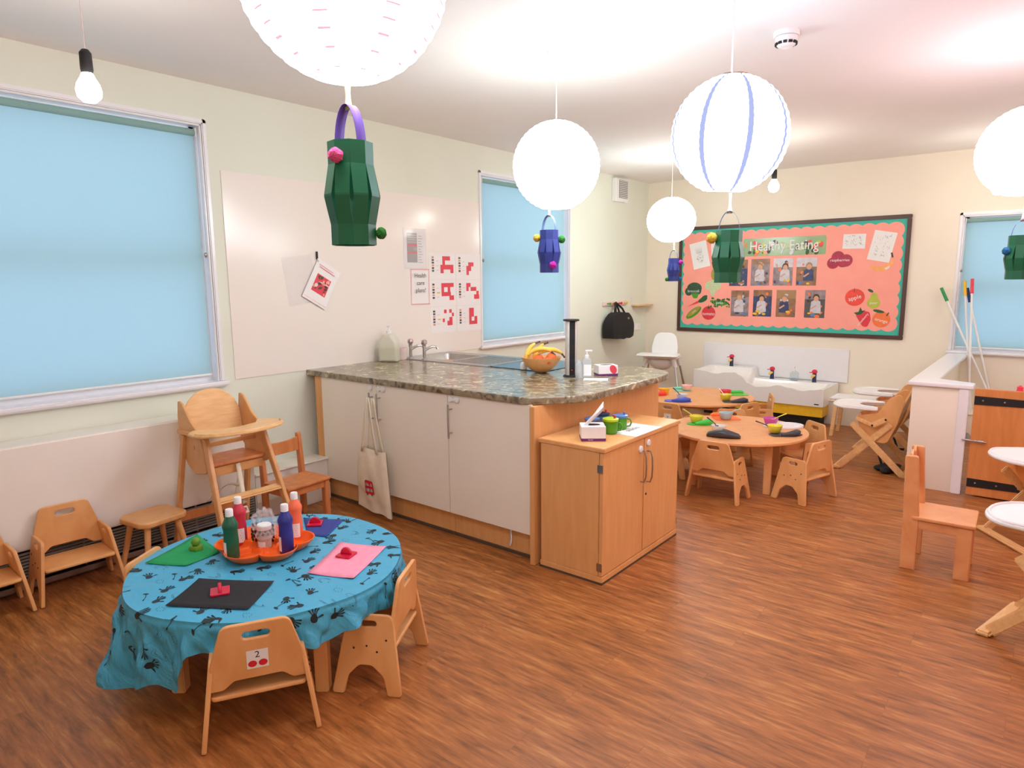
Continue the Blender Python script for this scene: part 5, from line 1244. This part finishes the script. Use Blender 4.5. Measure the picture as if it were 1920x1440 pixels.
# ================================================================== FOLDING HIGH CHAIRS (white trays)
def folding(x, y, rz, label):
    t = thing('folding_high_chair', label, 'high chair', (x, y, 0), rz, 'folding plywood high chairs with white trays')
    for s in (-1, 1):
        xx = s*.165
        MB().bar((s*.17, .23, .012), (s*.17, -.12, .40), .018, .05, 'beech_lt', (0, 1, 0), .006).build('leg', t)
        MB().bar((s*.19, -.23, .012), (s*.19, .15, .385), .018, .05, 'beech_lt', (0, 1, 0), .006).build('leg', t)
        sp = rp([(.02, .245), (.10, .36), (.13, .44), (-.02, .47), (-.10, .60), (-.17, .64), (-.20, .58), (-.16, .40), (-.10, .24)], [.06, .04, .02, .04, .04, .03, .03, .05, .05], 7)
        MB().mesh(plate_mesh(sp, (), .014, .004), 'ply', FR((s*.150, 0, 0), (0, 1, 0), (0, 0, 1))).build('side_panel', t)
        br = MB().bar((s*.208, .0, .385), (s*.208, -.09, .44), .014, .045, 'beech_lt', (0, 1, 0), .006)
        for yy, zz in ((0, .385), (-.09, .44)): br.ball((s*.216, yy, zz), .008, 'dark', (.5, 1, 1), 8)
        br.bar((s*.208, .0, .385), (s*.208, .12, .43), .014, .03, 'beech_lt', (0, 1, 0), .005); br.build('tray_bracket', t)
    for yy, zz in ((.24, .012), (-.24, .012)): MB().bar((-.215, yy, zz), (.215, yy, zz), .055, .022, 'beech_lt', (0, 0, 1), .008).build('foot_bar', t)
    MB().mesh(plate_mesh(rp([(-.14, -.10), (.14, -.10), (.14, .09), (-.14, .09)], .02), (), .014, .004), 'ply', FR((0, -.02, .285), (1, 0, 0), (0, 1, .12))).build('seat', t)
    MB().mesh(plate_mesh(rp([(-.155, 0), (.155, 0), (.15, .32), (.10, .40), (-.10, .40), (-.15, .32)], .05), (), .014, .004), 'ply', FR((0, -.10, .29), (1, 0, 0), (0, -.35, 1))).build('backrest', t)
    to = [(-.18, -.06), (-.165, -.12), (-.13, -.12), (-.10, -.01), (-.06, .035), (.06, .035), (.10, -.01), (.13, -.12), (.165, -.12), (.18, -.06)]+[(.185*math.cos(PI*k/16), .10+.13*math.sin(PI*k/16)) for k in range(17)]
    tb_ = MB().mesh(plate_mesh(rp(to, .012, 2), (), .022, .009, 3), 'white', FR((0, .10, .50), (1, 0, 0), (0, 1, 0)))
    rim = [(p[0]*.95, .10+.01+(p[1]-.01)*.94, .512) for p in rp(to, .012, 2)]; tb_.tube(rim+[rim[0]], .007, 'white', 6); tb_.build('tray', t)
    MB().bar((-.16, .10, .44), (.16, .10, .44), .016, .05, 'beech').build('cross_rail', t)
    MB().tube([(.02, .06, .27), (.03, .0, .16), (-.03, -.06, .03), (-.08, -.05, .02), (-.05, -.12, .02)], .010, 'black', 6).build('harness', t)
    return t
fh = folding(-1.01, 5.90, PI/2, 'folding high chair with white tray against the white partition, nearer of the pair')
for xx, yy, rz, lb_ in ((-1.03, 6.66, PI/2, 'folding high chair with white tray, farther of the pair by the partition'),
                        (.09, 4.78, math.radians(126), 'folding high chair with white tray in front of the wooden gate'),
                        (.175, 3.46, math.radians(75), 'nearest folding high chair with white tray, cut off by the right edge')):
    dup(fh, (xx, yy, 0), rz, lb_)

# ================================================================== PARTITION, GATE, MOPS
pt = MB(); H_ = .78
o_ = [(-.75, 5.50), (-.39, 5.50), (-.39, 5.60), (-.64, 5.72), (-.64, YB), (-.75, YB)]
pt.mesh(plate_mesh([(-.74, 5.515), (-.40, 5.515), (-.40, 5.60), (-.65, 5.70), (-.65, YB), (-.74, YB)], (), H_-.03, .002), 'wall_cream', Matrix.Translation((0, 0, (H_-.03)/2)))
pt.mesh(plate_mesh([(-.765, 5.49), (-.375, 5.49), (-.375, 5.63), (-.60, 5.745), (-.60, YB), (-.765, YB)], (), .03, .006), 'gloss_white', Matrix.Translation((0, 0, H_-.015)))
pt.box((-.425, 5.508, .375), (.06, .02, .75), 'gloss_white', None, .004)
struct('wall_partition', pt, 'low white L shaped partition wall below the mop handles')
gt = thing('wooden_gate', 'low wooden gate with two black strap hinges', 'gate', (-.375, 5.515, 0), math.radians(1))
MB().box((.61, 0, .385), (1.2, .03, .75), 'gatewood', None, .004).build('gate_panel', gt)
for z in (.68, .10): 
    h_ = MB().mesh(plate_mesh([(.012, z-.03), (.66, z-.018), (.66, z+.018), (.012, z+.03)][::1], (), .006, .001), 'dark', FR((0, -.018, 0), (1, 0, 0), (0, 0, 1)))
    for k in range(4): h_.ball((.06+k*.12, -.022, z), .006, 'steel', (1, .5, 1), 8)
    h_.build('strap_hinge', gt)
bo_ = MB().tube([(-.04, -.028, .40), (.10, -.028, .395)], .006, 'chrome', 8); bo_.box((.06, -.022, .395), (.05, .01, .022), 'chrome', None, .002); bo_.build('bolt', gt)
MOPS = 'mops leaning in the corner behind the partition'
M['mop_green'] = mat('mop_green', (40, 150, 80), .4); M['mop_yellow'] = mat('mop_yellow', (240, 190, 30), .4); M['mop_red'] = mat('mop_red', (235, 60, 80), .4)
for (tp_, bt, c, cn) in (((-.865, 7.745, 1.41), (-.22, 7.55, .03), 'mop_green', 'green'), ((-.68, 7.745, 1.475), (-.50, 7.58, .03), 'mop_yellow', 'yellow'), ((-.655, 7.745, 1.41), (-.30, 7.68, .03), 'navy', 'navy blue'), ((-.62, 7.735, 1.495), (-.52, 7.45, .03), 'mop_red', 'red')):
    tp_, bt = Vector(tp_), Vector(bt); d = (bt-tp_).normalized()
    t = thing('mop', 'mop with white pole and '+cn+' grip leaning behind the partition', 'mop', bt, 0, MOPS)
    MB().tube([tp_-bt, tp_+d*.14-bt], [.014, .015], c, 12).build('grip', t)
    MB().tube([tp_+d*.13-bt, Vector((0, 0, .02))-d*.03], .0095, 'white', 10).build('pole', t)
    MB().lathe([(0, -.03), (.05, -.03), (.045, .0), (.02, .04), (0, .045)], 'grey', (0, 0, .0), 16).build('mop_head', t)
t = MB().lathe([(0, 0), (.03, 0), (.03, .03), (.018, .06), (.02, .075), (.0, .09)], 'mop_red', n=16)
o = t.build('spray_bottle'); o.location = (-.125, 5.70, .69); tag(o, 'red bottle top showing just above the gate', 'bottle')
o2 = MB().box((-.125, 5.72, .345), (.4, .3, .69), 'white', None, .01).build('low_cupboard'); tag(o2, 'low white cupboard hidden behind the gate', 'cupboard')

# ================================================================== BOWLS, BIBS, SPOONS
Z0 = .4003
BW = {}
def cmat(n, rgb): M[n] = mat(n, rgb, .35, var=.02); return n
for n, rgb in dict(b_yel=(236, 220, 70), b_org=(248, 190, 50), b_wh=(232, 228, 220), b_blu=(176, 196, 206), b_pur=(206, 84, 170), b_pnk=(244, 196, 190), b_red=(226, 60, 80), k_blk=(62, 62, 68), k_org=(255, 116, 50), k_red=(250, 70, 56), k_blu=(66, 92, 200), k_mint=(130, 214, 186), k_grn=(60, 200, 70), k_wh=(236, 234, 234)).items(): cmat(n, rgb)
def bowl(x, y, m, label, g, h_=.052, r=.055, z=0):
    o = MB().lathe([(0, 0), (r*.62, 0), (r*.7, .002), (r*.92, h_*.7), (r, h_), (r*.95, h_), (r*.86, h_*.7), (r*.6, .006), (0, .005)], m, n=28).build('bowl', angle=50)
    o.location = (x, y, Z0+z); return tag(o, label, 'bowl', g)
def spoon(x, y, z, rz, m, label, g):
    pts_ = [(.005, 0, .012), (.03, 0, .024), (.06, 0, .036), (.095, 0, .048)]
    b = MB().tube(pts_, [.004, .0035, .004, .0055], m, 8); b.ball((-.008, 0, .006), .015, m, (1.2, .8, .25), 12)
    o = b.build('spoon'); o.location = (x, y, Z0+z+.012); o.rotation_euler = (0, 0, rz); tag(o, label, 'spoon', g)
def bib(x, y, rz, m, label, g, kind='roll', s=1.0):
    t = thing('silicone_bib', label, 'bib', (x, y, Z0+.0003), rz, g)
    if kind == 'roll':      # folded so that the catch pocket stands up
        b = MB(); nn, mm_ = 20, 10; vs = []
        for i in range(nn+1):
            u = i/nn*2-1; L = .095*s
            for k in range(mm_+1):
                q = 2*PI*k/mm_; rr = (.020+.010*(1-u*u))*s*(1 if abs(u) < .97 else .6)
                vs.append((u*L, rr*math.cos(q)*1.1+.016*u*u*s, rr*.9*(1+math.sin(q))*(1-.35*abs(u))))
        b.add(vs, [(i*(mm_+1)+k, (i+1)*(mm_+1)+k, (i+1)*(mm_+1)+k+1, i*(mm_+1)+k+1) for i in range(nn) for k in range(mm_)], m); b.build('pocket', t, angle=70, solid=.001)
    elif kind == 'flat':
        b = MB().mesh(plate_mesh(rp([(-.095*s, -.075*s), (.095*s, -.075*s), (.085*s, .07*s), (.03*s, .05*s), (-.03*s, .05*s), (-.085*s, .07*s)], .03, 6), (), .004, .0015), m, Matrix.Translation((0, 0, .0025))); b.build('bib_body', t)
        vs = []; pk = MB()
        for i in range(15):
            a_ = PI*i/14; vs += [(-.08*s*math.cos(a_), .07*s+.0*math.sin(a_), .004), (-.088*s*math.cos(a_), .085*s, .010+.030*s*math.sin(a_)*(1.0-.35*math.sin(a_)**4))]
        pk.add(vs, [(2*i, 2*i+1, 2*i+3, 2*i+2) for i in range(14)], m); pk.build('pocket', t, solid=.003, angle=70)
    else:
        b = MB().mesh(plate_mesh(rp([(-.10*s, -.05*s), (.05*s, -.07*s), (.13*s, -.02*s), (.10*s, .05*s), (-.02*s, .06*s), (-.10*s, .03*s)], .03, 6), (), .005, .002), m, Matrix.Translation((0, 0, .003))); b.build('bib_body', t)
        b = MB(); b.tube([(-.04*s, -.045*s, .012), (.02*s, -.055*s, .020), (.07*s, -.04*s, .024), (.105*s, .0, .018)], [.010, .020, .025, .016], m, 10); b.build('pocket', t, angle=70)
    return t
def plate(x, y, m, label, g, rx=.10, ry=.075, rz=0):
    o = MB().mesh(plate_mesh(ell(0, 0, rx, ry, 32), (), .008, .003), m); o.mesh(plate_mesh(ell(0, 0, rx, ry, 32), [ell(0, 0, rx*.86, ry*.84, 32)[::-1]], .012, .004), m, Matrix.Translation((0, 0, .006)))
    o = o.build('plate'); o.location = (x, y, Z0+.0045); o.rotation_euler = (0, 0, rz); tag(o, label, 'plate', g)
C1, C2 = 'places laid on the nearer table', 'places laid on the farther table'
bib(-1.745, 4.545, .25, 'k_blk', 'folded dark grey bib at the front edge of the nearer table', C1, 'roll', 1.22)
bowl(-1.84, 4.70, 'b_wh', 'off white bowl behind the folded dark grey bib', C1); spoon(-1.86, 4.70, .03, 2.7, 'k_blk', 'dark spoon in the off white bowl', C1)
bib(-2.07, 4.88, .6, 'k_grn', 'green bib at the left side of the nearer table', C1, 'other', .9); bowl(-2.10, 4.90, 'b_yel', 'yellow bowl on the green bib', C1, z=.008); spoon(-2.125, 4.89, .035, 2.9, 'b_yel', 'yellow spoon in the yellow bowl on the left', C1)
bib(-1.985, 5.21, .75, 'k_org', 'orange bib at the far side of the nearer table', C1, 'flat', 1.1); bowl(-1.965, 5.16, 'b_blu', 'pale blue bowl on the orange bib', C1, z=.008); spoon(-1.95, 5.16, .03, .6, 'b_blu', 'pale blue spoon in the blue bowl', C1)
plate(-1.52, 5.17, 'k_wh', 'oval white plate at the right of the nearer table', C1, .15, .10, .7)
bowl(-1.60, 5.12, 'b_pur', 'purple bowl on the white plate', C1, z=.015); spoon(-1.575, 5.12, .04, .75, 'b_yel', 'long yellow spoon in the purple bowl', C1)
bib(-1.43, 4.89, .75, 'k_blk', 'dark grey bib at the right front of the nearer table', C1, 'other', 1.05); bowl(-1.50, 4.90, 'b_yel', 'yellow bowl on the dark grey bib', C1, z=.010); spoon(-1.53, 4.87, .03, 3.6, 'k_blk', 'dark spoon lying beside the front yellow bowl', C1)
bib(-2.97, 5.90, .3, 'k_red', 'red bib at the left of the farther table', C2, 'other', 1.0); bowl(-2.90, 5.97, 'b_org', 'orange yellow bowl on the red bib', C2, z=.008)
bib(-2.64, 5.70, .4, 'k_blu', 'blue bib at the front edge of the farther table', C2, 'other', 1.1); bowl(-2.645, 5.82, 'b_wh', 'white bowl beside the blue bib', C2, z=.0); spoon(-2.67, 5.81, .03, 2.6, 'dark', 'dark spoon in the white bowl', C2)
bib(-2.85, 6.28, .5, 'k_mint', 'mint green bib at the far left of the farther table', C2, 'flat', .9); bowl(-2.81, 6.29, 'b_pnk', 'pale pink bowl on the mint bib', C2, z=.008)
bib(-2.31, 6.37, .7, 'k_grn', 'bright green bib at the far right of the farther table', C2, 'flat', .9); bowl(-2.40, 6.27, 'b_red', 'red bowl behind the yellow one on the farther table', C2)
bib(-2.20, 5.97, .6, 'k_blk', 'dark grey bib at the right of the farther table', C2, 'other', 1.05); bowl(-2.29, 5.99, 'b_yel', 'yellow bowl in front of the red bowl', C2, z=.008); spoon(-2.31, 5.99, .035, 2.4, 'k_wh', 'white spoon in the yellow bowl on the farther table', C2)

bc = MB(); bm = bmesh.new(); bmesh.ops.create_icosphere(bm, subdivisions=4, radius=1)
for v in bm.verts:
    n_ = v.co.normalized(); k = 1+.25*math.sin(4*n_.x+2)*math.sin(5*n_.y)+.04*math.sin(11*n_.x+3*n_.z)
    v.co = Vector((n_.x*.085*k, n_.y*.13*k, max(0, .022+n_.z*.028*k)))
bc.bm(bm, 'black'); o = bc.build('dark_cloth'); o.location = (-.90, 5.88, .001); tag(o, 'crumpled black cloth on the floor under the nearer folding high chair of the pair', 'cloth')
